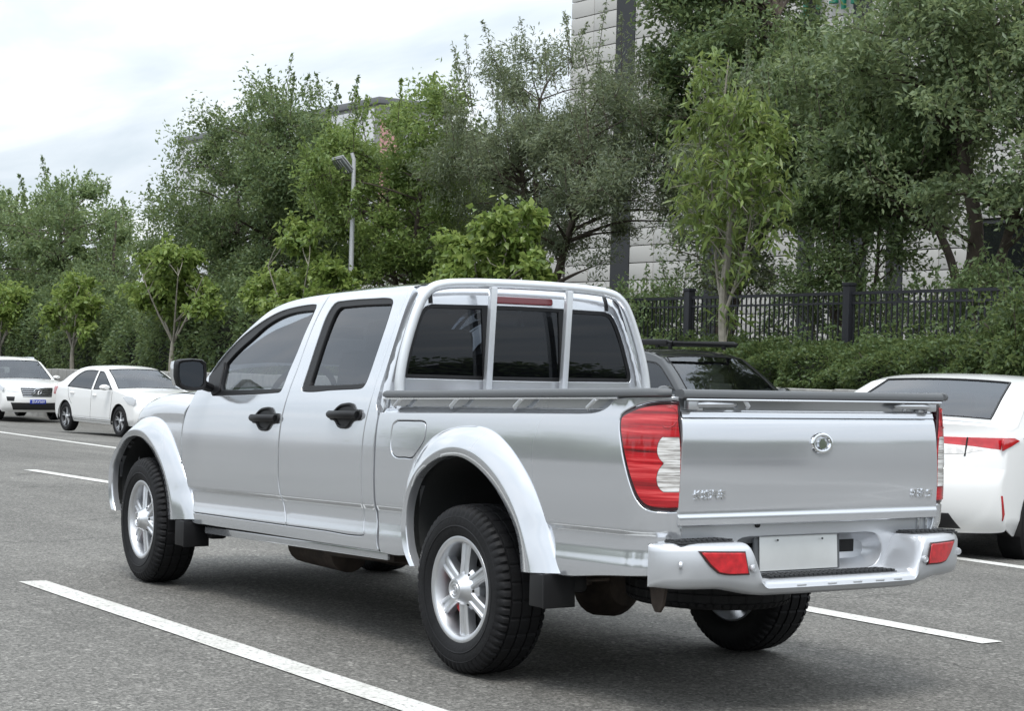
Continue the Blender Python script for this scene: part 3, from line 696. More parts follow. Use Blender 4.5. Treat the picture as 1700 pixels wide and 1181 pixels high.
def ring_out(k):
    y, z = V[k][1], V[k][2]; r_, c_ = divmod(k, nc_); o = Vector((0, (1 if c_ == 0 else -1 if c_ == nc_-1 else 0), (-1 if r_ == 0 else 1 if r_ == len(zr_)-1 else 0))); o.normalize(); return o
b0 = len(V); m_ = len(ring)
for k in ring: V.append(V[k]); NRM.append(NRM[k])
for k in ring: o = ring_out(k); V.append(tuple(Vector(V[k])+o*.005+Vector((.005, 0, 0)))); NRM.append((o*.97+Vector((-.25, 0, 0))).normalized())
for k in ring: o = ring_out(k); V.append(tuple(Vector(V[k])+o*.005+Vector((.045, 0, 0)))); NRM.append(o)
for q in range(m_):
    q2 = (q+1) % m_
    F.append((b0+q, b0+q2, b0+m_+q2, b0+m_+q)); F.append((b0+m_+q, b0+m_+q2, b0+2*m_+q2, b0+2*m_+q))
Vv = [Vector(v) for v in V]
F = [f if (Vv[f[1]]-Vv[f[0]]).cross(Vv[f[2]]-Vv[f[0]]).dot(NRM[f[0]]+NRM[f[2]]) > 0 else f[::-1] for f in F]
tg = mesh_obj('tailgate', V, F, SILVER, truck, True, None, NRM)
panel('upper_band', rrect(-.668, 1.04, .668, 1.152, .008), lambda y, zb: (-1.186-.006*(1-(y/.67)**2), y, zw(-1.19, zb)), SILVER, tg, out=(-1, 0, 0), grid=.1, inset=.003, depth=.02)
mb = MB(); mb.grid([[B3(x-.010*(1-(y/.66)**2), y, z) for y in np.linspace(.652, -.652, 14)] for x, z in ((-1.205, 1.078), (-1.200, 1.090), (-1.198, 1.097), (-1.192, 1.100), (-1.190, 1.106))]); fix_normals(mb.out('band_ledge', SILVER, tg))
rows = []
for y in np.linspace(.672, -.672, 30):
    xo = -1.212-.014*(1-(y/.67)**2); rows.append([B3(xo-q, y, 1.1625+r_*1.05) for q, r_ in prof])
mb = MB().grid(rows, True); n_ = len(prof); mb.F += [tuple(range(n_)), tuple(range(len(mb.V)-n_, len(mb.V)))]
fix_normals(mb.out('tailgate_rail', GREYP, tg, angle=50))
MB().tube([B3(-1.236-.014*(1-(y/.67)**2), y, 1.1425) for y in np.linspace(.66, -.66, 14)], .0045, 6).out('rail_lip', SILVER, tg)
for s in (1, -1):
    lh = MB(); lh.box(B3(-1.214, s*.618, 1.124), (.03, .052, .036), .006)
    lh.tube([B3(-1.222, s*.600, 1.126), B3(-1.228, s*.56, 1.127), B3(-1.228, s*.44, 1.127), B3(-1.222, s*.415, 1.126)], [.011, .0125, .0115, .006], 8)
    lh.box(B3(-1.20, s*.575, 1.108), (.02, .03, .012), .003)
    lh.out('latch_handle', ALLOY, tg)
for y in (.365, -.457):
    MB().tube([B3(-1.226, y+.010, 1.146), B3(-1.230, y+.008, 1.140), B3(-1.228, y-.010, 1.118), B3(-1.218, y-.012, 1.113)], .010, 8, flat=.6, upv=(1, 0, 0)).out('tie_down_hook', ALLOY, tg)
# emblem: oval ring round an upright shield-like mark
em = MB(); ring = []
for i in range(49):
    a = 2*PI*i/48; ca, sa = math.cos(a), math.sin(a); row = []
    for k in range(9):
        b = 2*PI*k/8; rr = .011
        y = -.0145+(.047+rr*math.cos(b)*.9)*ca; z = .982+(.033+rr*math.cos(b)*.75)*sa*1.0; p = tail(y, z); row.append((p[0]-.004-rr*.55*math.sin(b), p[1], p[2]))
    ring.append(row)
em.grid(ring); 
em.prism([(-.022,-.018),(-.010,-.030),(.010,-.030),(.022,-.018),(.022,.006),(.012,.012),(.012,.024),(-.012,.024),(-.012,.012),(-.022,.006)], lambda a, b: (lambda p: (p[0]-.009, p[1], p[2]))(tail(-.0145+a*.9, .982+b*.72)), lambda a, b: (lambda p: (p[0]+.002, p[1], p[2]))(tail(-.0145+a, .982+b*.8)))
fix_normals(em.out('emblem', CHROME, tg))
def badge(txt, y, zb, h, wide, shear=0.):
    me = text_mesh(txt, h, .004); co = np.array([v.co[:] for v in me.vertices])
    wd = co[:, 0].max()-co[:, 0].min(); k = wide/wd; cx = (co[:, 0].max()+co[:, 0].min())/2; cy = (co[:, 1].max()+co[:, 1].min())/2; hh = co[:, 1].max()-co[:, 1].min()
    for v in me.vertices:
        yy = y-(v.co.x-cx)*k-shear*(v.co.y-cy); zz_ = zb+(v.co.y-cy)*h/hh; p = tail(yy, zz_); v.co = Vector((p[0]-.001-v.co.z, p[1], p[2]))
    me.materials.clear(); me.materials.append(CHROME); return link(bpy.data.objects.new('lettering', me), tg)
badge('长城汽车', .531, .793, .036, .150)
badge('风骏', -.552, .781, .034, .078); badge('5', -.622, .778, .029, .034, .2)

# rear valance with the plate recess
def val(y, zb): x = -1.196; return (x, y, zw(x, zb))
RC = loop([[(.30,.628),(-.30,.628)], [(-.30,.628),(-.355,.618),(-.385,.580),(-.385,.54),(-.36,.505),(-.31,.490)], [(-.31,.490),(.31,.490)], [(.31,.490),(.36,.505),(.385,.54),(.385,.580),(.355,.618),(.30,.628)]])
va = panel('rear_valance', rrect(-.69, .455, .69, .70, .02), val, SILVER_B, truck, holes=[RC], out=(-1, 0, 0), grid=.06, inset=.006, depth=.01)
rc = RC if area2(RC) > 0 else RC[::-1]; rows = []
for d, k in ((.004, 0), (.02, .004), (.045, .015), (.07, .032), (.074, .036)):
    q = offset(rc, k); rows.append([B3(-1.196+d, y, z) for y, z in q])
fix_normals(MB().grid(rows, True).out('plate_recess', SILVER_B, va))
MB().box(B3(-1.09, 0, .56), (.02, .70, .2)).out('recess_back', DARK, va, smooth=False)
MB().box(B3(-1.118, 0, .552), (.012, .72, .11), .004).out('recess_opening', SILVER_B, va)
MB().box(B3(-1.126, .0, .578), (.008, .60, .058), .003).out('recess_slot', DARK, va, smooth=False)
for y in (.645, -.63, -.585): MB().box(B3(-1.199, y, .655), (.008, .012, .06), .003).out('seam_bead', SILVER, va)
MB().lathe([(-.004, 0), (-.004, .011), (.002, .012)], 16, 'x', B3(-1.199, .27, .674)).out('drain_hole', BLACK, va)
pl = MB(); rot = Matrix.Rotation(.06, 3, 'Y'); pc = B3(-1.186, .045, .562); pl.box(pc, (.004, .40, .132), .0015, rot)
plate = pl.out('licence_plate', PLATEM, truck, angle=30)
MB().box((pc[0]+.012, pc[1], pc[2]+.004), (.012, .44, .145), .003, rot).out('plate_holder', GREYP, plate)
for y in (.115, -.115): MB().lathe([(-.004, 0), (-.003, .0035), (.001, .004)], 10, 'x', (pc[0]-.006, pc[1]+y, pc[2]+.05)).out('plate_screw', DARK, plate)
MB().box(B3(-1.165, .012, .638), (.05, .46, .012), .004).out('plate_lamp_cover', BLACK, va)

# rear bumper: one loft from end to end
def bump_x(y): a = abs(y); return pw([(0,-1.402),(.2,-1.398),(.35,-1.388),(.46,-1.374),(.58,-1.352),(.66,-1.326),(.72,-1.29),(.765,-1.245),(.785,-1.20)], a)
rows = []
ys = sorted(set(list(np.linspace(-.785, -.30, 60))+list(np.linspace(-.30, .30, 16))+list(np.linspace(.30, .785, 60))))
for y in ys:
    a = abs(y); t = smooth01((a-.372)/.085); xf = bump_x(y)
    zt = .484+(.622-.484)*t-.004*smooth01((a-.7)/.08); zbot = .424+.030*smooth01((a-.36)/.22)+.008*smooth01((a-.7)/.08); xk = -1.165-.028*smooth01((a-.70)/.07)
    ch = .020; lip = .012*(1-t)
    P = [(xk, zt-.002), (xf+.075+.02*(1-t), zt), (xf+.045, zt), (xf+.026, zt-.004), (xf+.012, zt-.013), (xf+.003, zt-.028), (xf-.002+.006*t, (zt+zbot)/2), (xf+.004, zbot+.045), (xf+.016, zbot+.016), (xf+.040, zbot+.002), (xf+.09, zbot), (xk, zbot+.03)]
    rows.append([B3(min(p[0], xk), y, p[1]) for p in P])
mb = MB().grid(rows, True); n_ = 12; mb.F += [tuple(range(n_)), tuple(range(len(mb.V)-n_, len(mb.V)))]
bumper = fix_normals(mb.out('rear_bumper', SILVER_B, truck, angle=50))
def tread_pad(y0, y1, x0, x1, z):
    pad = MB(); pad.box(B3((x0+x1)/2, (y0+y1)/2, z+.001), (abs(x1-x0), abs(y1-y0), .006), .002)
    nx = max(2, int(abs(x1-x0)/.021)); ny = max(2, int(abs(y1-y0)/.024))
    for i in range(nx):
        for j in range(ny):
            x = x0+(x1-x0)*(i+.5)/nx; y = y0+(y1-y0)*(j+.5+.25*(i % 2 - .5))/ny
            pad.box(B3(x, y, z+.007), (.012, .016, .006))
    return pad.out('step_tread', TREADM, bumper, smooth=False)
tread_pad(.325, -.325, -1.345, -1.235, .485)
for s in (1, -1):
    tread_pad(s*.465, s*.715, -1.292, -1.196, .6235)
    f_ = (lambda s: lambda y, zb: (bump_x(y)-.003, y*s, zw(bump_x(y), zb)))(s)
    rl = loop([[(.652,.592),(.482,.588)], [(.482,.588),(.464,.512)], [(.464,.512),(.560,.514),(.585,.520)], [(.585,.520),(.615,.545),(.652,.592)]], .02)
    panel('reflector_bezel', offset(rl if area2(rl) > 0 else rl[::-1], -.005), f_, mat('bezel', (.05, .02, .02), .4), bumper, out=(-1, 0, 0), grid=.05, inset=.002, depth=.004)
    panel('reflector', rl, (lambda f_: lambda y, z: (f_(y, z)[0]-.004, f_(y, z)[1], f_(y, z)[2]))(f_), mat('reflector_red', (.5, .012, .02), .18, coat=1., vary=.35, vscale=30), bumper, out=(-1, 0, 0), grid=.03, inset=.003, depth=.004)
    for y, z in ((.715, .545), (.442, .530)):
        xx = bump_x(y); nrm_ = 1
        sn = MB().lathe([(-.007, 0), (-.007, .007), (-.0055, .0085), (-.0065, .0095), (-.0065, .0125), (-.001, .0145), (.004, .015)], 18, 'x', (0, 0, 0)).out('parking_sensor', SILVER_B, bumper)
        sn.location = B3(xx-.001, s*y, z); sn.rotation_euler = (0, 0, s*(.75 if y > .6 else .15)*-1*-1)
for y in (.22, .07, -.06, -.18, -.28):
    MB().box(B3(bump_x(y)+.001, y, .462), (.006, .045, .008), .003).out('embossed_mark', SILVER_B, bumper)

# wheels
def wheel_proto():
    r_ = empty('wheel', (0, 0, 0), 0, truck)
    hp = [(-.088,.206),(-.104,.222),(-.115,.25),(-.1185,.275),(-.1165,.30),(-.112,.318),(-.106,.331),(-.098,.3405),(-.085,.3465),(-.0785,.348),(-.0775,.341),(-.0705,.341),(-.0695,.349),(-.030,.3513),(-.029,.344),(-.0215,.344),(-.0205,.352)]
    pr = hp+[(-a, b) for a, b in hp[::-1]]
    n = 240; V = []; F = []; k = len(pr)
    for i in range(n):
        a = 2*PI*i/n
        for (q, r) in pr:
            rr = r
            if .078 < abs(q) < .116 and r > .312 and i % 4 == 0: rr = r-.011
            if .02 < abs(q) < .072 and i % 8 == 3: rr = r-.005
            V.append((rr*math.sin(a), q, rr*math.cos(a)))
    for i in range(n):
        i2 = (i+1) % n
        for j in range(k-1): F.append((i*k+j, i*k+j+1, i2*k+j+1, i2*k+j))
    ty = fix_normals(mesh_obj('tyre', V, F, RUBBER, r_, True, 30))
    mb = MB()
    for rr in (.262, .300): mb.lathe([(.1172-(.002 if rr > .28 else 0), rr-.004), (.1197-(.002 if rr > .28 else 0), rr), (.1172-(.002 if rr > .28 else 0), rr+.004)], 72)
    mb.out('sidewall_ring', RUBBER, r_)
    rim = MB().lathe([(-.095,.214),(-.10,.206),(-.06,.196),(0,.178),(.045,.182),(.066,.186),(.080,.190),(.092,.193),(.099,.1965),(.1035,.204),(.1055,.214),(.104,.220),(.098,.2235),(.088,.2235)], 72).out('rim', ALLOY, r_, angle=30)
    sp = MB()
    for q in range(6):
        a = 2*PI*q/6+.0; ca, sa = math.cos(a), math.sin(a); rows = []
        for t in np.linspace(0, 1, 9):
            r = .045+(.205-.045)*t; wd = .056+.016*abs(t-.35)**1.3*1.6; fy = .088-.012*t
            row = []
            for u, d in ((-.5, -.045), (-.5, -.008), (-.40, 0), (-.22, .001), (-.12, -.007), (.12, -.007), (.22, .001), (.40, 0), (.5, -.008), (.5, -.045)):
                tx = u*wd; row.append((r*sa+tx*ca, fy+d, r*ca-tx*sa))
            rows.append(row)
        fix_normals(MB().grid(rows).out('spoke', ALLOY, r_, angle=30))
    MB().lathe([(.02,.092),(.060,.088),(.080,.072),(.098,.056),(.118,.048),(.127,.044),(.128,.036),(.124,.033),(.124,0)], 48).out('hub', ALLOY, r_, angle=25)
    mb = MB().lathe([(.124,.020),(.1275,.022),(.1275,.026),(.124,.028)], 36)
    mb.tube([(.011*math.sin(a), .1265, .011*math.cos(a)) for a in np.linspace(.3, 5.4, 16)], .0022, 5); mb.out('centre_badge', ALLOY, r_)
    nb = MB()
    for q in range(6):
        a = 2*PI*(q+.5)/6; nb.lathe([(.05,.010),(.080,.010),(.084,.006),(.084,0)], 6, 'y', (.066*math.sin(a), 0, .066*math.cos(a)))
    tag(nb.out('lug_nuts', DARK, r_), kind='stuff')
    MB().lathe([(-.02,0),(.015,0),(.022,.06),(.022,.135),(.012,.150),(-.06,.155)], 40).out('brake_drum', DARK, r_)
    for a0 in (1.15, 2.35): MB().lathe([(.026,.085),(.058,.085),(.058,.122),(.026,.122),(.026,.085)], 6, a0=a0, a1=a0+.42).out('red_caliper', REDP, r_)
    return r_
def copy_tree(o, parent):
    c = o.copy(); link(c, parent)
    for ch in list(o.children): copy_tree(ch, c)
    return c
wp = wheel_proto()
WC = [(0, .7275, 0), (3.35, .7275, 0), (0, -.7275, PI), (3.35, -.7275, PI)]
for i, (x, y, rz) in enumerate(WC):
    ob = wp if i == 0 else copy_tree(wp, truck)
    ob.location = (x, y, .352); ob.rotation_euler = (0, (0, .35, .2, .5)[i], rz) if i != 1 else (0, .12, -.06)

# chassis and what hangs under it
for s in (1, -1):
    MB().box((1.3, s*.46, .475), (5.0, .08, .12), .01, Matrix.Rotation(RK, 3, 'Y')).out('frame_rail', DARK, truck)
    lf = MB()
    for k in range(4): lf.tube([(x, s*.53, .40+.05*((x/.62)**2)-.012*k) for x in np.linspace(.62-.12*k, -.62+.12*k, 11)], .012, 6, flat=.6)
    lf.out('leaf_spring', RUST, truck)
    MB().tube([(-.15, s*.50, .30), (-.42, s*.47, .52)], .03, 10).out('shock_absorber', RUST, truck)
    if s > 0: MB().prism([(-.04,.12),(.04,.12),(.045,0),(.032,-.06),(.012,-.085),(-.012,-.085),(-.032,-.06),(-.045,0)], lambda a, b: (-1.02+a, .60, .46+b), lambda a, b: (-1.02+a, .588, .46+b)).out('tow_bracket', RUST, truck, smooth=False)
MB().tube([(0, .60, .352), (0, -.60, .352)], .045, 14).out('rear_axle', RUST, truck)
MB().lathe([(-.15,0),(-.13,.09),(-.05,.145),(.05,.155),(.12,.10),(.16,.05)], 24, 'x', (0, .06, .35)).out('differential', RUST, truck)
MB().tube([(.1, .05, .36), (1.9, .05, .42)], .04, 12).out('drive_shaft', RUST, truck)
MB().tube([(1.0, -.05, .36), (1.35, .30, .32), (2.1, .34, .33)], .03, 10).tube([(2.1, .34, .33), (2.6, .30, .34)], .035, 10).out('exhaust_pipe', RUST, truck)
MB().tube([(1.75, .36, .31), (1.78, .36, .31), (2.30, .34, .31), (2.33, .34, .31)], [.05, .105, .105, .05], 18).out('silencer', RUST, truck)
MB().box((1.30, .44, .365), (.70, .30, .07), .03, Matrix.Rotation(.05, 3, 'Y')).out('fuel_tank_shield', RUST, truck)
MB().box((1.55, 0, .375), (2.3, 1.05, .05), .02, Matrix.Rotation(RK, 3, 'Y')).out('shade_tray', DARK, truck)  # added dark sheet under the cab, blocks light so the ground below darkens
MB().tube([(1.9, .0, .33), (2.6, .0, .34)], .12, 14).out('gearbox', RUST, truck)
for x in (.55, 1.05, 2.35): MB().box((x, 0, .36), (.08, .95, .07), .02).out('cross_member', RUST, truck)
MB().box((2.55, .40, .36), (.14, .16, .12), .03).box((2.42, .45, .33), (.3, .06, .06), .02).out('suspension_arm', DARK, truck)
MB().tube([(3.35, .6, .352), (3.35, -.6, .352)], .04, 10).out('front_axle', DARK, truck)
spw = empty('spare_wheel', (-.72, .10, .44), 0, truck)
c = copy_tree(next(ch for ch in wp.children if ch.name.startswith('tyre')), spw); c.rotation_euler = (PI/2+.0, 0, 0)
c.scale = (.95, .72, .95)
MB().lathe([(0,0),(0,.19),(-.05,.21)], 32, 'z').out('steel_disc', STEEL, spw)
# bed floor and inner walls
MB().box(B3(-.22, 0, .70), (1.92, .70, .03)).box(B3(.64, 0, .701), (.18, 1.42, .03)).box(B3(-.85, 0, .701), (.58, 1.30, .03)).out('bed_floor', SILVER, truck, smooth=False)
for s in (1, -1): MB().box(B3(-.02, s*.545, .965), (1.14, .37, .03), .01).box(B3(-.02, s*.356, .83), (1.14, .02, .28)).out('wheel_housing', SILVER, truck, smooth=False)
MB().box(B3(.752, 0, .92), (.022, 1.45, .46)).out('bed_front_wall', SILVER, truck, smooth=False)
MB().box(B3(-.2, 0, .50), (1.9, 1.0, .03)).out('bed_underside', DARK, truck, smooth=False)
MB().box(B3(1.8, 0, .50), (2.0, 1.40, .03)).out('cab_underside', DARK, truck, smooth=False)
MB().box(B3(3.3, 0, .62), (.9, .66, .5), .05).out('engine_bay', DARK, truck, smooth=False)

# door mirrors
for s in (1, -1):
    mr = MB(); rows = []
    def shell(k, d): return [(2.585+d, s*(.900+k*a), 1.188+k*b) for a, b in MO]
    MO = [(.093,.040),(.088,.058),(.065,.066),(0,.071),(-.065,.068),(-.092,.052),(-.098,.0),(-.094,-.055),(-.075,-.072),(-.03,-.076),(.035,-.073),(.075,-.055),(.092,-.015)]
    MO = [(a*.92, b*1.15) for a, b in MO]
    rows = [shell(.80, -.018), shell(.94, -.022), shell(1.0, -.012), shell(1.0, .02), shell(.93, .075), shell(.72, .105), shell(.35, .12)]
    mr.grid(rows, True); mr.F.append(tuple(range(len(mr.V)-13, len(mr.V))))
    mo = fix_normals(mr.out('side_mirror', BLACK, truck, angle=50))
    gl = MB(); L = shell(.82, -.014); gl.add(L, [tuple(range(13))]); gl.out('mirror_glass', MIRROR, mo, smooth=False)
    sh = MB(); sh.grid([shell(1.006, .022), shell(.937, .077), shell(.727, .108), shell(.36, .123)], True); fix_normals(sh.out('mirror_cap', SILVER, mo))
    ar = MB(); ar.tube([(2.60, s*.83, 1.14), (2.61, s*.80, 1.125), (2.62, s*.765, 1.115)], [.035, .032, .03], 10, flat=.8); ar.out('mirror_arm', BLACK, mo)
    # sail cover
    SC = loop([[(2.725,1.262),(2.60,1.335)], [(2.60,1.335),(2.575,1.30),(2.53,1.20),(2.51,1.178)], [(2.51,1.178),(2.591,1.1552)], [(2.591,1.1552),(2.6366,1.1803),(2.7016,1.2252),(2.725,1.262)]], .03)
    panel('mirror_sail', SC, mir(shift(side, .002), s), BLACK, mo, out=(0, s, 0), grid=.05, inset=.004, depth=.02)
# ------------------------------------------------------------------ ground, road markings, planter wall
def ramp(t, w): return 0. if t <= 0 else (t*t/2/w if t < w else t-w/2)
def gz(x, y): return -.04*ramp(min(-2.2-y, 10), 2)-.012*ramp(min(x-6, 34), 4)
def ztop(x): return 1.0-.0097*(min(x, 70)-14)
asph = bpy.data.materials.new('asphalt'); asph.use_nodes = True
t = asph.node_tree; b = t.nodes['Principled BSDF']; c = N(t, 'ShaderNodeTexCoord')
def noise(t, c, sc, det, rough=.55, out='Object'):
    n = N(t, 'ShaderNodeTexNoise'); n.inputs['Scale'].default_value = sc; n.inputs['Detail'].default_value = det; n.inputs['Roughness'].default_value = rough
    t.links.new(c.outputs[out], n.inputs['Vector']); return n
def ramp_node(t, src, stops):
    r = N(t, 'ShaderNodeValToRGB')
    while len(r.color_ramp.elements) > 1: r.color_ramp.elements.remove(r.color_ramp.elements[0])
    for i, (p, cl) in enumerate(stops):
        e = r.color_ramp.elements[0] if i == 0 else r.color_ramp.elements.new(p); e.position = p; e.color = (*cl, 1) if len(cl) == 3 else cl
    t.links.new(src, r.inputs[0]); return r
def mixc(t, a, b_, fac, mode='MIX'):
    m = N(t, 'ShaderNodeMix', data_type='RGBA', blend_type=mode)
    if isinstance(fac, float): m.inputs[0].default_value = fac
    else: t.links.new(fac, m.inputs[0])
    for s_, i in ((a, 6), (b_, 7)):
        if isinstance(s_, tuple): m.inputs[i].default_value = (*s_, 1)
        else: t.links.new(s_, m.inputs[i])
    return m.outputs[2]
vo = N(t, 'ShaderNodeTexVoronoi'); vo.inputs['Scale'].default_value = 62; t.links.new(c.outputs['Object'], vo.inputs['Vector'])
na = noise(t, c, 72, 5, .75); nb_ = noise(t, c, .35, 5); nc = noise(t, c, 3.2, 6, .65)
g1 = ramp_node(t, na.outputs[0], [(.32, (.02, .02, .018)), (.44, (.09, .088, .083)), (.53, (.19, .186, .176)), (.62, (.46, .45, .43))])
g2 = ramp_node(t, vo.outputs['Color'], [(.08, (.04, .04, .038)), (.55, (.14, .137, .13)), (.80, (.24, .235, .225)), (.96, (.46, .45, .43))])
cc = mixc(t, g1.outputs[0], g2.outputs[0], .55)
lo = ramp_node(t, nb_.outputs[0], [(.3, (.84, .84, .84)), (.7, (1.10, 1.10, 1.10))])
lo2 = ramp_node(t, nc.outputs[0], [(.3, (.88, .88, .88)), (.7, (1.08, 1.08, 1.08))])
cc = mixc(t, cc, lo.outputs[0], 1.0, 'MULTIPLY'); cc = mixc(t, cc, lo2.outputs[0], 1.0, 'MULTIPLY')
# hairline cracks
vc = N(t, 'ShaderNodeTexVoronoi', feature='DISTANCE_TO_EDGE'); vc.inputs['Scale'].default_value = .42
wn = noise(t, c, 1.3, 5, .65); wv_ = N(t, 'ShaderNodeVectorMath', operation='MULTIPLY_ADD'); wv_.inputs[1].default_value = (.9, .9, .9)
t.links.new(wn.outputs['Color'], wv_.inputs[0]); t.links.new(c.outputs['Object'], wv_.inputs[2]); t.links.new(wv_.outputs[0], vc.inputs['Vector'])
ck = ramp_node(t, vc.outputs['Distance'], [(.0, (.45, .45, .45)), (.004, (.62, .62, .62)), (.008, (1, 1, 1))])
mk = noise(t, c, .25, 3); mkr = ramp_node(t, mk.outputs[0], [(.48, (0, 0, 0)), (.60, (1, 1, 1))])
cc = mixc(t, cc, mixc(t, cc, ck.outputs[0], 1.0, 'MULTIPLY'), mkr.outputs[0])
# darker re-laid patches
npz = noise(t, c, .16, 2, .4); pz = ramp_node(t, npz.outputs[0], [(.52, (1, 1, 1)), (.56, (.86, .86, .86))]); cc = mixc(t, cc, pz.outputs[0], .8, 'MULTIPLY')
# a few dark oil drips and tyre scuffs
nd = noise(t, c, 1.1, 3, .5); st_ = ramp_node(t, nd.outputs[0], [(.66, (1, 1, 1)), (.74, (.74, .74, .74))])
cc = mixc(t, cc, st_.outputs[0], .6, 'MULTIPLY')
mpx = N(t, 'ShaderNodeMapping'); mpx.inputs['Scale'].default_value = (.10, 1.3, 1); t.links.new(c.outputs['Object'], mpx.inputs[0])
nl = N(t, 'ShaderNodeTexNoise'); nl.inputs['Scale'].default_value = 1.0; nl.inputs['Detail'].default_value = 4; t.links.new(mpx.outputs[0], nl.inputs['Vector'])
lo3 = ramp_node(t, nl.outputs[0], [(.3, (.80, .80, .80)), (.7, (1.10, 1.10, 1.10))]); cc = mixc(t, cc, lo3.outputs[0], 1.0, 'MULTIPLY')
cc = mixc(t, cc, (.95, .935, .90), 1.0, 'MULTIPLY')
t.links.new(cc, b.inputs['Base Color']); b.inputs['Roughness'].default_value = .82; b.inputs['Specular IOR Level'].default_value = .35
bp = N(t, 'ShaderNodeBump'); bp.inputs['Strength'].default_value = .5; bp.inputs['Distance'].default_value = .006
t.links.new(na.outputs[0], bp.inputs['Height']); t.links.new(bp.outputs[0], b.inputs['Normal'])
xs = sorted(set([-900, -400, -150, -60, -30]+list(np.arange(-20, 62, 1.0))+[70, 90, 130, 200, 400, 900])); ys = sorted(set([900, 400, 150, 60, 30]+list(np.arange(-20, 21, 1.0))+[-30, -60, -150, -400, -900]))
V = np.array([(x, y, gz(x, y)) for x in xs for y in ys]); ny = len(ys)
F = np.array([(i*ny+j, (i+1)*ny+j, (i+1)*ny+j+1, i*ny+j+1) for i in range(len(xs)-1) for j in range(ny-1)])
tag(np_obj('road', V, F, asph, None, True), kind='structure')
# painted lines, worn
lp = bpy.data.materials.new('road_paint'); lp.use_nodes = True; t = lp.node_tree; b = t.nodes['Principled BSDF']; c = N(t, 'ShaderNodeTexCoord')
n1_ = noise(t, c, 45, 5, .7); n2_ = noise(t, c, 2.2, 4, .6)
pc_ = ramp_node(t, n1_.outputs[0], [(.32, (.14, .138, .13)), (.39, (.42, .415, .40)), (.47, (.62, .615, .59)), (.64, (.72, .715, .69))])
pd_ = ramp_node(t, n2_.outputs[0], [(.3, (.74, .73, .70)), (.7, (1, 1, 1))])
t.links.new(mixc(t, pc_.outputs[0], pd_.outputs[0], 1.0, 'MULTIPLY'), b.inputs['Base Color']); b.inputs['Roughness'].default_value = .75
def line(name, pts, wd, label):
    P = spl(pts, .5); rows = []
    rr_ = np.random.default_rng(len(pts)+int(abs(pts[0][0])*7))
    for i, p in enumerate(P):
        a = P[max(0, i-1)]; q = P[min(len(P)-1, i+1)]; tt = (q-a)/np.linalg.norm(q-a); n = np.array([-tt[1], tt[0]]); h = wd/2+rr_.normal()*.002
        rows.append([(p[0]+n[0]*h*k, p[1]+n[1]*h*k, gz(p[0], p[1])+.005) for k in (-1, 0, 1)])
    o = fix_normals(MB().grid(rows).out(name, lp, None, smooth=False)); tag(o, kind='structure'); return o
line('lane_marking', [(-3.2,1.37),(3.57,1.375)], .155, '')
line('lane_marking', [(-.36,-1.995),(4.6,-2.0)], .15, '')
line('lane_marking', [(7.7,-2.1),(13.72,-2.18)], .15, '')
line('edge_marking', [(-12,-5.5),(3.2,-5.62),(12,-6.0),(22.4,-6.67),(30.7,-7.54),(50,-9.3)], .15, '')

# planter wall of stone blocks
stone = mat('wall_stone', (.30, .295, .28), .85, bump=.6, bscale=14, vary=.3, vscale=4)
wall = empty('planter_wall', (14, -14.2, gz(14, -14.2)))
tag(wall, 'low grey stone retaining wall of the planting bed behind the parked cars', 'wall')
blk = []
for k in range(3):
    mb = MB(); r3 = np.random.default_rng(20+k); mb.box((0, 0, 0), (1.18, .26, 1.0), .03); o = mb.out('stone_block', stone, wall); blk.append(o.data); bpy.data.objects.remove(o)
x = -16.0; i = 0
while x < 66:
    o = link(bpy.data.objects.new('stone_block', blk[i % 3]), wall); h = ztop(x)-gz(x, -14.2)+.25
    o.location = (x-14, random.uniform(-.02, .02), (ztop(x)-h/2)-gz(14, -14.2)+random.uniform(-.012, .012)); o.scale = (1, 1, h); x += 1.2; i += 1
# soil of the raised bed, lawn behind
soil = mat('soil', (.045, .038, .028), .95, bump=.5, bscale=8, vary=.4, vscale=2)
xs = list(np.arange(0, 75, 2.5)); rows = [[(x, y, ztop(x)-.06-.004*max(0, -16-y)) for x in [-40, -20]+xs[:27]+[66.4]] for y in (-14.3, -16, -20, -34, -60)]
tag(fix_normals(MB().grid(rows).out('planting_bed', soil, None)), kind='structure')
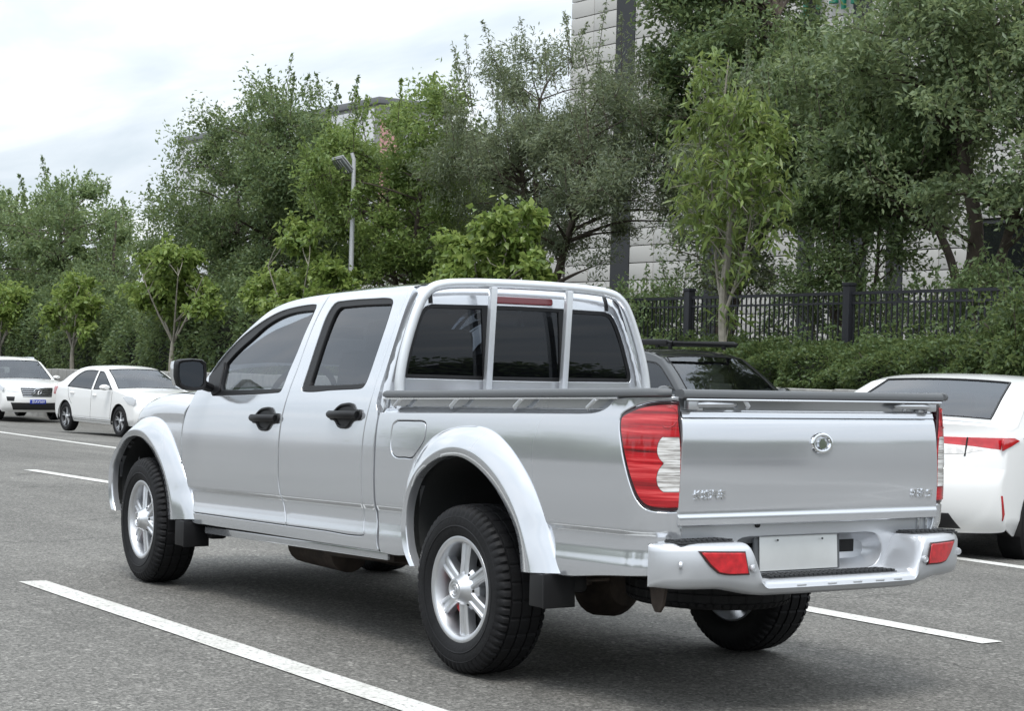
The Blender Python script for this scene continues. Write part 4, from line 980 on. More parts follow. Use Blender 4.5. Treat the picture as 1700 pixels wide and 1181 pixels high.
# ------------------------------------------------------------------ parked cars
def simple_wheel(R, wd, parent, loc, rz, style):
    key = (R, wd, style)
    w_ = empty('wheel', loc, rz, parent)
    if key not in WM:
        h = wd/2; mt = MB().lathe([(-h*.8, R*.66), (-h, R*.74), (-h, R*.9), (-h*.8, R*.985), (-h*.3, R), (h*.3, R), (h*.8, R*.985), (h, R*.9), (h, R*.74), (h*.8, R*.66)], 40).out('tyre', RUBBER)
        mr = MB().lathe([(-h*.7, R*.66), (h*.2, R*.60), (h*.8, R*.64), (h*.9, R*.68), (h*.7, R*.69)], 40)
        mr.lathe([(h*.1, R*.60), (h*.1, 0)], 40)
        o2 = mr.out('rim', mat('rim_dark', (.12, .12, .125), .45, .8))
        sp = MB()
        for q in range(5 if style else 7):
            for dq in ((-.13, .13) if style else (0,)):
                a = 2*PI*q/(5 if style else 7); rows = []
                for tt in np.linspace(0, 1, 4):
                    r = R*(.10+.54*tt); an = a+dq*(tt*1.3); wv = R*(.095 if style else .12)
                    rows.append([(r*math.sin(an)+u*wv*math.cos(an), h*(.72-.15*math.sin(PI*tt))+d, r*math.cos(an)-u*wv*math.sin(an)) for u, d in ((-.5, -.03), (-.4, 0), (.4, 0), (.5, -.03))])
                sp.grid(rows)
        sp.lathe([(h*.5, R*.16), (h*.8, R*.13), (h*.82, 0)], 20)
        o3 = fix_normals(sp.out('spokes', ALLOY))
        WM[key] = (mt.data, o2.data, o3.data)
        for o in (mt, o2, o3): bpy.data.objects.remove(o)
    for nm, me in zip(('tyre', 'rim', 'spokes'), WM[key]): link(bpy.data.objects.new(nm, me), w_)
    return w_
WM = {}
def car(name, loc, yaw, sp):
    root = empty(name, loc, math.radians(yaw)); pm = sp['paint']; w0 = sp['w']; belt = sp['belt']; zr = sp['roof']
    hl = sp['len']/2; x0 = hl-.75
    def bul(x): return sp.get('bulge', .24)*smooth01((abs(x)-x0)/.75)**1.2*(1 if x > 0 else -1)
    def W(x, z):
        y = w0*(1-.018*((z-.62)/.4)**2) if z < belt else w0*(1-.018*((belt-.62)/.4)**2)
        if z > belt: k = (z-belt)/(zr-belt); y -= sp.get('tumble', .23)*(k*.8+.2*k*k)
        if z < .35: y -= .35*(.35-z)
        y -= sp.get('taper', .10)*max(0, (abs(x)-x0+.15)/.9)**2
        return y
    segs = sp['contour']; r = .045
    full = []; own = []
    for nm, m, pts in segs:
        P = spl(pts, .07)
        for k, q in enumerate(P):
            if full and k == 0: continue
            full.append(q); own.append(nm)
    full = np.array(full); n = len(full)
    tv = np.array([full[min(n-1, i+1)]-full[max(0, i-1)] for i in range(n)]); tv /= np.linalg.norm(tv, axis=1)[:, None]+1e-9
    inw = np.stack([tv[:, 1], -tv[:, 0]], 1)*-1     # contour runs from front bottom over the roof to the rear
    cen = np.array([0, .7])
    inw = np.array([v if v@(cen-p) > 0 else -v for v, p in zip(inw, full)])
    if sp.get('smooth_inw', True):
        for _ in range(2): inw[1:-1] = (inw[:-2]+inw[1:-1]*2+inw[2:])/4
        inw /= np.linalg.norm(inw, axis=1)[:, None]
    E = full+inw*r; Ex = np.array([[e_[0]-bul(f[0]), e_[1]] for e_, f in zip(E, full)])
    Q = [-math.cos(PI*j/30) for j in range(31)]
    def row(i):
        we = W(*Ex[i]); out = []
        for q in Q:
            a = abs(q); d = 1-(max(0, 1-a**9))**(1/4.) ; cx_, cz_ = full[i]+inw[i]*r*d
            crown = sp.get('crown', .03)*(1-q*q)*max(0, -inw[i][1])
            out.append((cx_-bul(full[i][0])*a**2.4, we*q, cz_+crown))
        return out
    parts = {}
    i = 0
    for nm, m, pts in segs:
        idx = [k for k in range(n) if own[k] == nm]
        if idx[0] > 0: idx = [idx[0]-1]+idx
        if nm in ('windscreen', 'rear_window'):
            lim = .90 if nm == 'windscreen' else sp.get('rear_lim', .84); rws = [row(k) for k in idx]; a_ = [j for j, q in enumerate(Q) if abs(q) <= lim]; j0, j1 = a_[0], a_[-1]
            o = fix_normals(MB().grid([rw[j0:j1+1] for rw in rws]).out(nm, m, root, angle=50))
            for sl_ in (slice(0, j0+1), slice(j1, len(Q))): fix_normals(MB().grid([rw[sl_] for rw in rws]).out('pillar', pm, root, angle=50))
            ed = [rws[0][j] for j in range(j0, j1+1)]; ed2 = [rws[-1][j] for j in range(j1, j0-1, -1)]; lp_ = ed+[rw[j1] for rw in rws[1:-1]]+ed2+[rw[j0] for rw in rws[-2:0:-1]]
            MB().tube(lp_+[lp_[0]], .010, 5, cap=False).out('glass_seal', BLACK, root)
        else: o = fix_normals(MB().grid([row(k) for k in idx]).out(nm, m, root, angle=50))
        parts[nm] = o
    # body side with wheel arches
    bz = sp.get('sill', .24); Ra = sp['R']+.045
    def arch(cx):
        L = []
        a0 = math.asin(min(1, max(-1, (bz-sp['R'])/Ra)))
        for a in np.linspace(PI-a0, a0, 22): L.append((cx+Ra*math.cos(a), sp['R']+Ra*math.sin(a)))
        return L
    ol = [tuple(p) for p in Ex]+[(sp['xr']-Ra-.02, bz)]+arch(sp['xr'])+arch(sp['xf'])+[(sp['xf']+Ra+.02, bz)]
    ol = np.array([p for k, p in enumerate(ol) if k == 0 or np.hypot(p[0]-ol[k-1][0], p[1]-ol[k-1][1]) > 4e-3])
    f = lambda x, z: (x, W(x, z), z)
    for s in (1, -1):
        wins = [loop([[q for q in sg] for sg in wdw], .06) for wdw in sp['windows']]
        sd_ = panel('body_side', ol, mir(f, s), pm, root, holes=wins, out=(0, s, 0), grid=.06, bevel=False, inset=.003, depth=.02)
        for wd_ in wins:
            wi = offset(wd_ if area2(wd_) > 0 else wd_[::-1], .02)
            panel('window_frame', wd_, mir(shift(f, -.004), s), BLACK, sd_, holes=[wi], out=(0, s, 0), grid=.1, inset=.003, depth=.015)
            panel('side_window', offset(wi, -.004), mir(shift(f, -.010), s), sp['glass'], sd_, out=(0, s, 0), grid=.1, inset=.001, depth=.002)
        for sm in sp['seams']:
            MB().tube([(lambda q: (q[0], s*(q[1]-.001), q[2]))(f(*p)) for p in spl(sm, .08)], .0045, 5).out('door_seam', DARK, sd_)
        for hx, hz in sp['handles']:
            p = f(hx, hz); MB().tube([(hx+.09, s*(p[1]+.004), hz), (hx+.07, s*(p[1]+.025), hz), (hx-.07, s*(p[1]+.025), hz), (hx-.09, s*(p[1]+.004), hz)], .014, 8).out('door_handle', pm, sd_)
        p = f(sp['mirror'][0], sp['mirror'][1]); mb = MB(); rows = []
        for k, sc in ((-.06, .55), (-.05, .92), (-.01, 1.0), (.05, .9), (.10, .5)):
            rows.append([(sp['mirror'][0]+k+.02, s*(p[1]+.13+.11*sc*math.cos(a)), sp['mirror'][1]+.05+.065*sc*math.sin(a)) for a in np.linspace(0, 2*PI, 15)[:-1]])
        mb.grid(rows, True); mb.F += [tuple(range(14)), tuple(range(len(mb.V)-14, len(mb.V)))]; fix_normals(mb.out('wing_mirror', pm, root))
        for cx in (sp['xf'], sp['xr']):
            L = arch(cx); rows = [[(a, s*yv, b_) for a, b_ in L] for yv in (W(cx, .5)-.004, .45)]; fix_normals(MB().grid(rows).out('arch_liner', DARK, root))
            MB().add([(a, s*.45, b_) for a, b_ in L], [tuple(range(len(L)))]).out('liner_wall', DARK, root, smooth=False)
            simple_wheel(sp['R'], sp['tw'], root, (cx, s*(w0-sp['tw']/2-.015), sp['R']), 0 if s > 0 else PI, sp.get('style', 1))
        for nm, m, poly, d in sp.get('side_patches', ()):
            panel(nm, loop([poly+[poly[0]]], .04) if len(poly) > 6 else loop([[poly[k], poly[(k+1) % len(poly)]] for k in range(len(poly))], .05), mir(shift(f, d), s), m, root, out=(0, s, 0), grid=.05, inset=.004, depth=.012)
    MB().box((0, 0, bz+.05), (sp['len']*.86, w0*1.5, .06)).out('underbody', DARK, root, smooth=False)
    MB().box((-.15, 0, (bz+belt)/2), (2.6, w0*1.7, belt-bz-.12), .05).out('cabin_interior', inr, root)
    for sx in (.30, -.62):
        for sy in (.36, -.36):
            MB().box((sx, sy, belt+.02), (.14, .44, .34), .06, Matrix.Rotation(-.2, 3, 'Y')).box((sx-.07, sy, belt+.24), (.09, .24, .16), .04).out('seat_back', SEATM, root)
    MB().box((sp['dash'], 0, belt-.04), (.4, w0*1.5, .10), .03).out('dashboard', inr, root)
    # patches on the front and rear faces, in (y, z)
    def face(sign):
        Fp = [(p[1], p[0]) for p, o_ in zip(full, own) if (p[0]*sign > 0 and o_ in sp['front_parts' if sign > 0 else 'rear_parts'])]
        Fp.sort(); tab = []
        for q in Fp:
            if not tab or q[0]-tab[-1][0] > .012: tab.append(q)
        def m_(y, z):
            xc = pw(tab, z); we = W(xc-bul(xc), z); q = min(1, abs(y)/max(.1, we)); d = 1-(max(0, 1-q**9))**.25
            return (xc-bul(xc)*q**2.4-sign*r*d*.8, y, z)
        return m_
    for sign, key in ((1, 'front_patches'), (-1, 'rear_patches')):
        fm_ = face(sign)
        for nm, m, poly, d, both in sp.get(key, ()):
            for s in ((1, -1) if both else (1,)):
                pl_ = [(a*s, b_) for a, b_ in poly]
                panel(nm, loop([[pl_[k], pl_[(k+1) % len(pl_)]] for k in range(len(pl_))], .05), (lambda d, fm_, sign: lambda y, z: (fm_(y, z)[0]+sign*d, y, z))(d, fm_, sign), m, root, out=(sign, 0, 0), grid=.04, inset=.004, depth=.02)
    root['face'] = 0
    del root['face']
    return root, W, full
HL = MATS['clear_lamp']; TLR = mat('car_red_lamp', (.42, .008, .014), .15, coat=1., vary=.25, vscale=12); TLC = mat('car_clear_lamp', (.62, .60, .58), .2, .2, coat=1., vary=.3, vscale=25)
BLUEP = mat('blue_plate', (.02, .05, .38), .4); GRILLE = mat('grille_dark', (.02, .02, .022), .35)
GL_C = tinted('car_glass', (.45, .50, .50), .18)
# white saloon seen from its front right
sedan = dict(paint=WHITE, w=.865, belt=.95, roof=1.46, len=4.44, R=.325, tw=.205, xf=1.33, xr=-1.32, glass=GL_C, bulge=.26,
  contour=[('front_bumper', WHITE, [(2.10,.20),(2.20,.27),(2.24,.40),(2.235,.55),(2.20,.66)]), ('grille_panel', WHITE, [(2.20,.66),(2.15,.75),(2.06,.82)]), ('bonnet', WHITE, [(2.06,.82),(1.85,.88),(1.5,.94),(1.05,1.00)]), ('windscreen', GLASS_W, [(1.05,1.00),(.68,1.21),(.28,1.385)]), ('roof', WHITE, [(.28,1.385),(.0,1.44),(-.35,1.46),(-.75,1.44),(-1.0,1.40)]), ('rear_window', GL_C, [(-1.0,1.40),(-1.35,1.26),(-1.62,1.12)]), ('boot_lid', WHITE, [(-1.62,1.12),(-1.9,1.09),(-2.12,1.06)]), ('rear_bumper', WHITE, [(-2.12,1.06),(-2.19,.92),(-2.22,.65),(-2.2,.42),(-2.10,.24)])],
  windows=[[[(.98,.975),(.05,.955)],[(.05,.955),(.02,1.36)],[(.02,1.36),(.22,1.345),(.55,1.20),(.98,.975)]], [[(-.03,.955),(-1.28,.985)],[(-1.28,.985),(-1.22,1.06),(-1.02,1.23),(-.75,1.345),(-.4,1.375),(-.05,1.365)],[(-.05,1.365),(-.03,.955)]]],
  seams=[[(1.0,.93),(.96,.6),(.90,.30)],[(0,.95),(-.02,.6),(-.05,.30)],[(-1.2,.96),(-1.12,.75),(-.98,.62)],[(.9,.28),(-.9,.28)]], handles=[(.16,.84),(-.95,.86)], mirror=(.86,.97), dash=.85,
  front_parts=('front_bumper','grille_panel'), rear_parts=('rear_bumper',),
  side_patches=[('headlight', HL, [(2.02,.80),(1.94,.66),(1.72,.70),(1.50,.83),(1.66,.86),(1.86,.86)], .006), ('sill_trim', CHROME, [(.9,.335),(.9,.315),(-.9,.315),(-.9,.335)], .006), ('tail_light', TLR, [(-1.80,.98),(-1.95,.80),(-2.08,.80),(-2.06,.98)], .005)],
  front_patches=[('headlight', HL, [(.70,.80),(.46,.74),(.48,.66),(.72,.68)], .008, True), ('grille', GRILLE, [(.42,.74),(-.42,.74),(-.34,.60),(.34,.60)], .006, False), ('air_intake', GRILLE, [(.50,.42),(-.50,.42),(-.42,.28),(.42,.28)], .006, False)], rear_patches=[])
o, *_ = car('white_saloon_car', (31.85, -10.744, -.53), 184, sedan)
tag(o, 'white saloon car parked before the wall, seen from its front, just left of the pickup', 'car')
# white SUV behind it
ws = dict(paint=WHITE, w=.93, belt=1.08, roof=1.70, len=4.65, R=.36, tw=.23, xf=1.40, xr=-1.36, glass=GL_C, bulge=.28, sill=.32, tumble=.22,
  contour=[('front_bumper', WHITE, [(2.15,.24),(2.27,.34),(2.32,.50),(2.31,.66),(2.28,.78)]), ('grille_panel', WHITE, [(2.28,.78),(2.22,.92),(2.10,1.00)]), ('bonnet', WHITE, [(2.10,1.00),(1.8,1.06),(1.4,1.10),(1.12,1.12)]), ('windscreen', GLASS_W, [(1.12,1.12),(.75,1.38),(.40,1.60)]), ('roof', WHITE, [(.40,1.60),(.1,1.67),(-.4,1.70),(-1.2,1.67),(-1.8,1.60)]), ('rear_window', GL_C, [(-1.8,1.60),(-2.05,1.35),(-2.18,1.10)]), ('rear_bumper', WHITE, [(-2.18,1.10),(-2.3,.90),(-2.32,.6),(-2.2,.30)])],
  windows=[[[(1.02,1.10),(.05,1.09)],[(.05,1.09),(.02,1.57)],[(.02,1.57),(.35,1.53),(.65,1.36),(1.02,1.10)]], [[(-.05,1.09),(-1.05,1.10)],[(-1.05,1.10),(-1.05,1.58)],[(-1.05,1.58),(-.05,1.58)],[(-.05,1.58),(-.05,1.09)]]],
  seams=[[(1.02,1.06),(1.0,.6),(.95,.4)],[(0,1.07),(-.02,.4)]], handles=[(.15,.98),(-.9,1.0)], mirror=(.88,1.12), dash=.9,
  front_parts=('front_bumper','grille_panel'), rear_parts=('rear_bumper',),
  side_patches=[('headlight', HL, [(2.10,.90),(2.04,.80),(1.80,.86),(1.66,.96),(1.88,.97)], .006), ('lower_trim', BLACK, [(.94,.44),(.94,.33),(-.9,.33),(-.9,.44)], .006)],
  front_patches=[('headlight', HL, [(.78,.92),(.50,.86),(.50,.78),(.78,.80)], .010, True), ('grille', GRILLE, [(.46,.93),(-.46,.93),(-.40,.66),(.40,.66)], .008, False), ('bumper_lower', GRILLE, [(.70,.50),(-.70,.50),(-.62,.30),(.62,.30)], .008, False), ('fog_light', GRILLE, [(.80,.66),(.60,.66),(.62,.54),(.78,.54)], .008, True), ('licence_plate', BLUEP, [(.22,.585),(-.22,.585),(-.22,.47),(.22,.47)], .022, False)]
   + [('grille_bar', CHROME, [(.44-.01*k,.915-.055*k),(-.44+.01*k,.915-.055*k),(-.44+.01*k,.90-.055*k),(.44-.01*k,.90-.055*k)], .016, False) for k in range(5)], rear_patches=[])
wsuv, Ww, fulw = car('white_suv', (44.6, -12.45, -.70), 180, ws)
tag(wsuv, 'white SUV with blue licence plate facing the camera at the left edge', 'car')
for s in (1, -1): MB().tube([(.2, s*.62, 1.66), (.1, s*.62, 1.70), (-1.5, s*.62, 1.69), (-1.65, s*.62, 1.64)], .02, 8).out('roof_rail', ALLOY, wsuv)
e_ = MB(); e_.tube([(2.30, .10*math.cos(a), .80+.075*math.sin(a)) for a in np.linspace(0, 2*PI, 25)], .012, 6, cap=False, upv=(1, 0, 0)); e_.tube([(2.31, .05, .845), (2.32, .0, .755), (2.31, -.05, .845)], .012, 6, upv=(1, 0, 0)); e_.out('front_emblem', CHROME, wsuv)
tm = text_mesh('京AV56V', .10, .002)
for v in tm.vertices: v.co = Vector((2.356+v.co.z, v.co.x*.95, .527+v.co.y*.95))
tm.materials.clear(); tm.materials.append(mat('plate_white', (.85, .85, .85), .5)); link(bpy.data.objects.new('plate_characters', tm), wsuv)
# dark SUV with a roof rack, behind the truck bed
bs_ = dict(ws); bs_.update(paint=BLACKP, glass=GL_C, roof=1.74, w=.95, len=4.75, R=.37,
  contour=[(a, BLACKP if m is WHITE else m, [(x, z+.02 if z > 1.3 else z) for x, z in p]) for a, m, p in ws['contour']])
bsuv, *_ = car('black_suv', (14.40, -12.15, -.22), 178, bs_)
tag(bsuv, 'black SUV with a flat roof rack, half hidden behind the truck bed', 'car')
rk = empty('roof_rack', (-.42, 0, 1.80), 0, bsuv)
fr = MB()
for s in (1, -1): fr.tube([(.82, s*.58, .03), (.70, s*.62, .055), (-1.05, s*.62, .055), (-1.15, s*.58, .055)], .022, 8).box((-.2, s*.63, .03), (1.9, .03, .075), .01)
fr.tube([(.82, .58, .03), (.84, 0, .03), (.82, -.58, .03)], .022, 8).tube([(-1.15, .58, .055), (-1.15, -.58, .055)], .022, 8); fr.out('rack_frame', BLACK, rk)
for k in range(9): MB().box((.62-.20*k, 0, .05), (.05, 1.2, .02), .006).out('rack_slat', BLACK, rk)
for s in (1, -1):
    for x in (.5, -.8): MB().box((x, s*.60, 0), (.07, .04, .09), .01).out('rack_foot', BLACK, rk)
# white saloon behind the tailgate, its rear turned this way
cor = dict(rear_lim=.80, paint=WHITE, w=.885, belt=.98, roof=1.435, len=4.64, R=.325, tw=.215, xf=1.35, xr=-1.35, glass=GL_C, bulge=.30, taper=.14,
  contour=[('front_bumper', WHITE, [(2.12,.22),(2.27,.36),(2.30,.55),(2.22,.70)]), ('bonnet', WHITE, [(2.22,.70),(1.9,.86),(1.4,.96),(1.05,1.00)]), ('windscreen', GLASS_W, [(1.05,1.00),(.6,1.22),(.20,1.37)]), ('roof', WHITE, [(.20,1.37),(-.1,1.42),(-.45,1.435),(-.8,1.42),(-1.02,1.385)]), ('rear_window', GL_C, [(-1.02,1.385),(-1.4,1.245),(-1.72,1.105)]), ('boot_lid', WHITE, [(-1.72,1.105),(-1.95,1.080),(-2.16,1.082),(-2.215,1.072),(-2.205,1.02),(-2.215,.96),(-2.26,.86),(-2.28,.76)]), ('rear_bumper', WHITE, [(-2.28,.76),(-2.33,.68),(-2.34,.52),(-2.30,.38),(-2.20,.27)])],
  windows=[[[(.98,.99),(.05,.975)],[(.05,.975),(.02,1.345)],[(.02,1.345),(.18,1.335),(.55,1.19),(.98,.99)]], [[(-.03,.975),(-1.10,1.01)],[(-1.10,1.01),(-1.30,1.09),(-1.36,1.12),(-1.05,1.27),(-.75,1.345),(-.05,1.35)],[(-.05,1.35),(-.03,.975)]]],
  seams=[[(.98,.95),(.92,.6),(.88,.32)],[(0,.97),(-.04,.3)],[(-1.1,.98),(-1.0,.72)],[(-1.42,1.09),(-1.56,1.02),(-1.66,.98)]], handles=[(.15,.88),(-.95,.90)], mirror=(.85,1.0), dash=.85,
  front_parts=('front_bumper',), rear_parts=('boot_lid','rear_bumper'),
  side_patches=[('tail_light', TLR, [(-1.99,.992),(-2.0,.895),(-1.88,.925),(-1.74,.965),(-1.82,.990)], .008), ('bumper_reflector', TLR, [(-2.025,.56),(-2.005,.56),(-1.965,.42),(-1.985,.37)], .008)],
  front_patches=[('grille', GRILLE, [(.6,.55),(-.6,.55),(-.5,.32),(.5,.32)], .006, False)],
  rear_patches=[('tail_light', TLR, [(.80,.992),(.40,.990),(.40,.938),(.62,.922),(.80,.898)], .008, True), ('tail_light_clear', TLC, [(.72,.898),(.60,.916),(.42,.930),(.42,.858),(.56,.862)], .008, True), ('boot_seam', DARK, [(.588,.99),(.576,.99),(.576,.85),(.588,.85)], .012, True), ('lower_diffuser', GRILLE, [(.50,.42),(-.50,.42),(-.56,.30),(.56,.30)], .010, False), ('licence_plate', BLUEP, [(.22,.80),(-.22,.80),(-.22,.67),(.22,.67)], .012, False)])
o, Wc, fc = car('white_saloon_car', (4.445, -7.37, -.17), -68.4, cor)
tag(o, 'white saloon car with red wraparound tail lamps, cut off by the right edge', 'car')
# ------------------------------------------------------------------ fence, buildings, lamp post
IRON = mat('fence_black', (.016, .017, .022), .5, bump=.1, bscale=60)
fence = empty('iron_fence', (15.4, -16.3, ztop(15.4)))
tag(fence, 'black metal picket fence with square posts running behind the hedge', 'fence')
fx, fy, fz = fence.location
def fence_top(x): return 2.53-.0058*(x-15)
pick = MB().box((0, 0, 0), (.022, .022, 1.0)).out('picket', IRON); pm_ = pick.data; bpy.data.objects.remove(pick)
post = MB().box((0, 0, 0), (.15, .15, 1.0), .01).box((0, 0, .515), (.17, .17, .03), .008).out('post', IRON); po_ = post.data; bpy.data.objects.remove(post)
far = MB(); posts = [15.4+4.05*k for k in range(-7, 11)]
for px_ in posts:
    zt_ = fence_top(px_)+.12; zb_ = ztop(px_)-.1; o = link(bpy.data.objects.new('post', po_), fence); o.location = (px_-fx, 0, (zt_+zb_)/2-fz); o.scale = (1, 1, zt_-zb_)
for a, b in zip(posts[:-1], posts[1:]):
    for zo, hh in ((0, .05), (-.16, .035), (-1.25, .045)):
        m1 = (a+b)/2; zt_ = fence_top(m1)+zo; o = MB().box((m1-fx, 0, zt_-fz), (b-a-.15, .04, hh), 0, Matrix.Rotation(.0058, 3, 'Y')).out('rail', IRON, fence, smooth=False)
    n_ = int((b-a)/.118)
    for k in range(1, n_):
        x = a+(b-a)*k/n_; zt_ = fence_top(x)-.02; zb_ = ztop(x)+.02
        if 7 < x < 31:
            o = link(bpy.data.objects.new('picket', pm_), fence); o.location = (x-fx, 0, (zt_+zb_)/2-fz); o.scale = (1, 1, zt_-zb_)
        else: far.box((x-fx, 0, (zt_+zb_)/2-fz), (.022, .022, zt_-zb_))
tag(far.out('far_pickets', IRON, fence, smooth=False), kind='stuff')

# main building: pale cladding panels between dark upright bands
CLAD = mat('cladding', (.50, .49, .465), .55, vary=.06, vscale=.6, bump=.05, bscale=3)
BAND = mat('dark_band', (.028, .030, .033), .6, 0.)
BGL = tinted('building_glass', (.10, .12, .15), .55)
bld = empty('office_building', (36, -33.4, .6))
tag(bld, 'tall pale panel-clad office building behind the trees on the right', 'building')
bx_, by_, bz_ = bld.location
YF = -33.0
MB().box((22-bx_, -39.2-by_, 10-bz_), (49.6, 12, 20)).out('wall_core', mat('joint_grey', (.26, .26, .255), .8), bld, smooth=False)      # x -2.8..46.8
MB().box((60-bx_, -39.2-by_, 3.2-bz_), (26.4, 12, 6.4)).out('wing_core', MATS['joint_grey'], bld, smooth=False)
me_p = {}
def clad(x0, x1, z0, z1, m=CLAD, nm='wall_panel', d=.05, y=None):
    k = (round(x1-x0, 2), round(z1-z0, 2), m.name)
    if k not in me_p:
        o = MB().box((0, 0, 0), (x1-x0-.03, .08, z1-z0-.03), .008).out(nm, m); me_p[k] = o.data; bpy.data.objects.remove(o)
    o = link(bpy.data.objects.new(nm, me_p[k]), bld); o.location = ((x0+x1)/2-bx_, (YF if y is None else y)+d-by_-.12, (z0+z1)/2-bz_); return o
bands = [32.37, 34.5, 30.87, 38.6, 43.6, 24.9]
cols = []
x = 46.8; edges = []
for a, b in ((46.8, 45.45), (45.45, 44.15), (43.1, 41.8), (41.8, 40.5), (40.5, 39.2), (38.0, 36.4), (36.4, 34.85), (34.15, 32.75), (32.0, 31.2), (30.55, 29.2), (29.2, 27.9)):
    edges.append((b, a))
for a, b in ((44.15, 43.1), (39.2, 38.0), (34.85, 34.15), (32.75, 32.0), (31.2, 30.55)):
    MB().box(((a+b)/2-bx_, YF-.10-by_, 10-bz_), (a-b-.02, .16, 20)).out('dark_band', BAND, bld, smooth=False)
z = .6; rowi = 0
while z < 19:
    h = .58
    for a, b in edges:
        if (5.2 < z < 7.5 or z > 13.6) and (a, b) in ((41.8, 40.5),): continue
        clad(a, b, z, z+h)
    z += h; rowi += 1
# recessed dark glazing at the right end, with a return wall
for k in range(3):
    a = 27.9-1.75*k; MB().box((a-.85-bx_, YF-.14-by_, 3.0-bz_), (1.66, .05, 4.6), .01).out('window', BGL, bld, smooth=False)
    for zz2 in (.75, 2.4, 4.0, 5.3): MB().box((a-.85-bx_, YF-.09-by_, zz2-bz_), (1.75, .08, .07)).out('window_frame', BAND, bld, smooth=False)
    MB().box((a-bx_, YF-.09-by_, 3.0-bz_), (.08, .10, 4.7)).out('mullion', BAND, bld, smooth=False)
z = 5.4
while z < 19:
    for k in range(4): clad(27.9-1.75*(k+1), 27.9-1.75*k, z, z+.9)
    z += .9
z = .6
while z < 19:
    for k in range(6): clad(20.9-3.9*(k+1), 20.9-3.9*k, z, z+1.16)
    z += 1.16
tag(MB().box((66.3, -37.2, 0), (.3, 46, 1.4)).out('bed_end_wall', stone, None, smooth=False), 'plain stone end wall closing the planting bed at the far left', 'wall')
for zz2 in (15.0, 13.9):
    MB().box((41.15-bx_, YF-.12-by_, zz2-bz_), (1.2, .05, .9), .01).out('window', BGL, bld, smooth=False)
# low wing to the left
z = .4
while z < 6.3:
    for k in range(13): clad(47.0+2.0*k, 49.0+2.0*k, z, min(z+.98, 6.4))
    z += .98
MB().box((60-bx_, -39.2-by_, 6.45-bz_), (26.6, 12.3, .12), .02).out('wing_coping', BAND, bld)
for k in range(5):
    MB().box((50+5.0*k-bx_, YF+.0-by_, 3.3-bz_), (1.3, .06, 1.5), .01).out('window', BGL, bld, smooth=False)
# green sign characters above
GREEN = mat('sign_green', (.012, .16, .10), .4)
sg = empty('wall_sign', (33.2, YF+.1, 12.0)); tag(sg, 'green raised sign characters high on the pale facade at the top edge', 'sign')
for i, (x, strokes) in enumerate([(33.0, [(0, 0, .95, .14), (-.40, -.22, .14, .5), (.0, -.30, .12, .55), (.40, -.12, .12, .30), (.42, -.30, .30, .10)]), (34.35, [(0, 0, .9, .14), (.25, -.30, .14, .6), (-.30, -.2, .12, .45)])]):
    mb = MB()
    for dx, dz, w_, h_ in strokes: mb.box((x-33.2+dx, .02, .32+dz), (w_, .12, h_), .02)
    mb.out('character', GREEN, sg)

# second building, far left
b2 = empty('far_building', (105, -50, 0)); tag(b2, 'pale flat-roofed building with a dark roof edge far behind the left trees', 'building')
PALE = mat('pale_cladding', (.60, .61, .62), .5, vary=.06, vscale=.3); PINK = mat('pink_cladding', (.50, .27, .26), .6)
MB().box((-.5, -2.5, 8.2), (29, 5, 16.4)).out('wall_core', MATS['joint_grey'], b2, smooth=False)
MB().box((-.5, -2.5, 16.6), (29.4, 5.4, .40), .05).out('roof_edge', mat('roof_dark', (.14, .145, .15), .5), b2)
for k in range(15):
    for r_ in range(8): MB().box((-14+1.93*k+.5, .06, 1.2+2.0*r_), (1.85, .12, 1.92), .02).out('wall_panel', PALE, b2, smooth=False) if (k+r_) % 1 == 0 else None
for k in range(2):
    for r_ in range(5): MB().box((-15.06, -1.2-2.4*k if k else -.65, 8.2+1.75*r_-.6), (.12, 2.3 if k else 1.25, 1.68), .02).out('wall_panel', PINK if k == 0 else PALE, b2, smooth=False)

# lamp post
lpst = empty('street_lamp', (30.75, -15.6, ztop(30.75))); tag(lpst, 'slim pale lamp post with a flat grey lamp head among the trees', 'street lamp')
LG = mat('lamp_grey', (.50, .51, .52), .45, .3)
MB().tube([(0, 0, 0), (0, 0, 2.2), (0, 0, 4.95), (.02, .05, 5.1)], [.075, .06, .045, .04], 12).out('pole', LG, lpst)
hr = Matrix.Rotation(.80, 3, 'X') @ Matrix.Rotation(.10, 3, 'Y')
MB().box((.20, .20, 4.80), (.46, .44, .05), .015, hr).out('lamp_head', mat('lamp_dark', (.20, .21, .215), .5, .1), lpst)
MB().box((.20, .165, 4.838), (.48, .46, .025), .008, hr).out('lamp_cover', LG, lpst)
for k in range(4): MB().box((.04+.11*k, .222, 4.775), (.010, .36, .018), 0, hr).out('cooling_fin', LG, lpst)
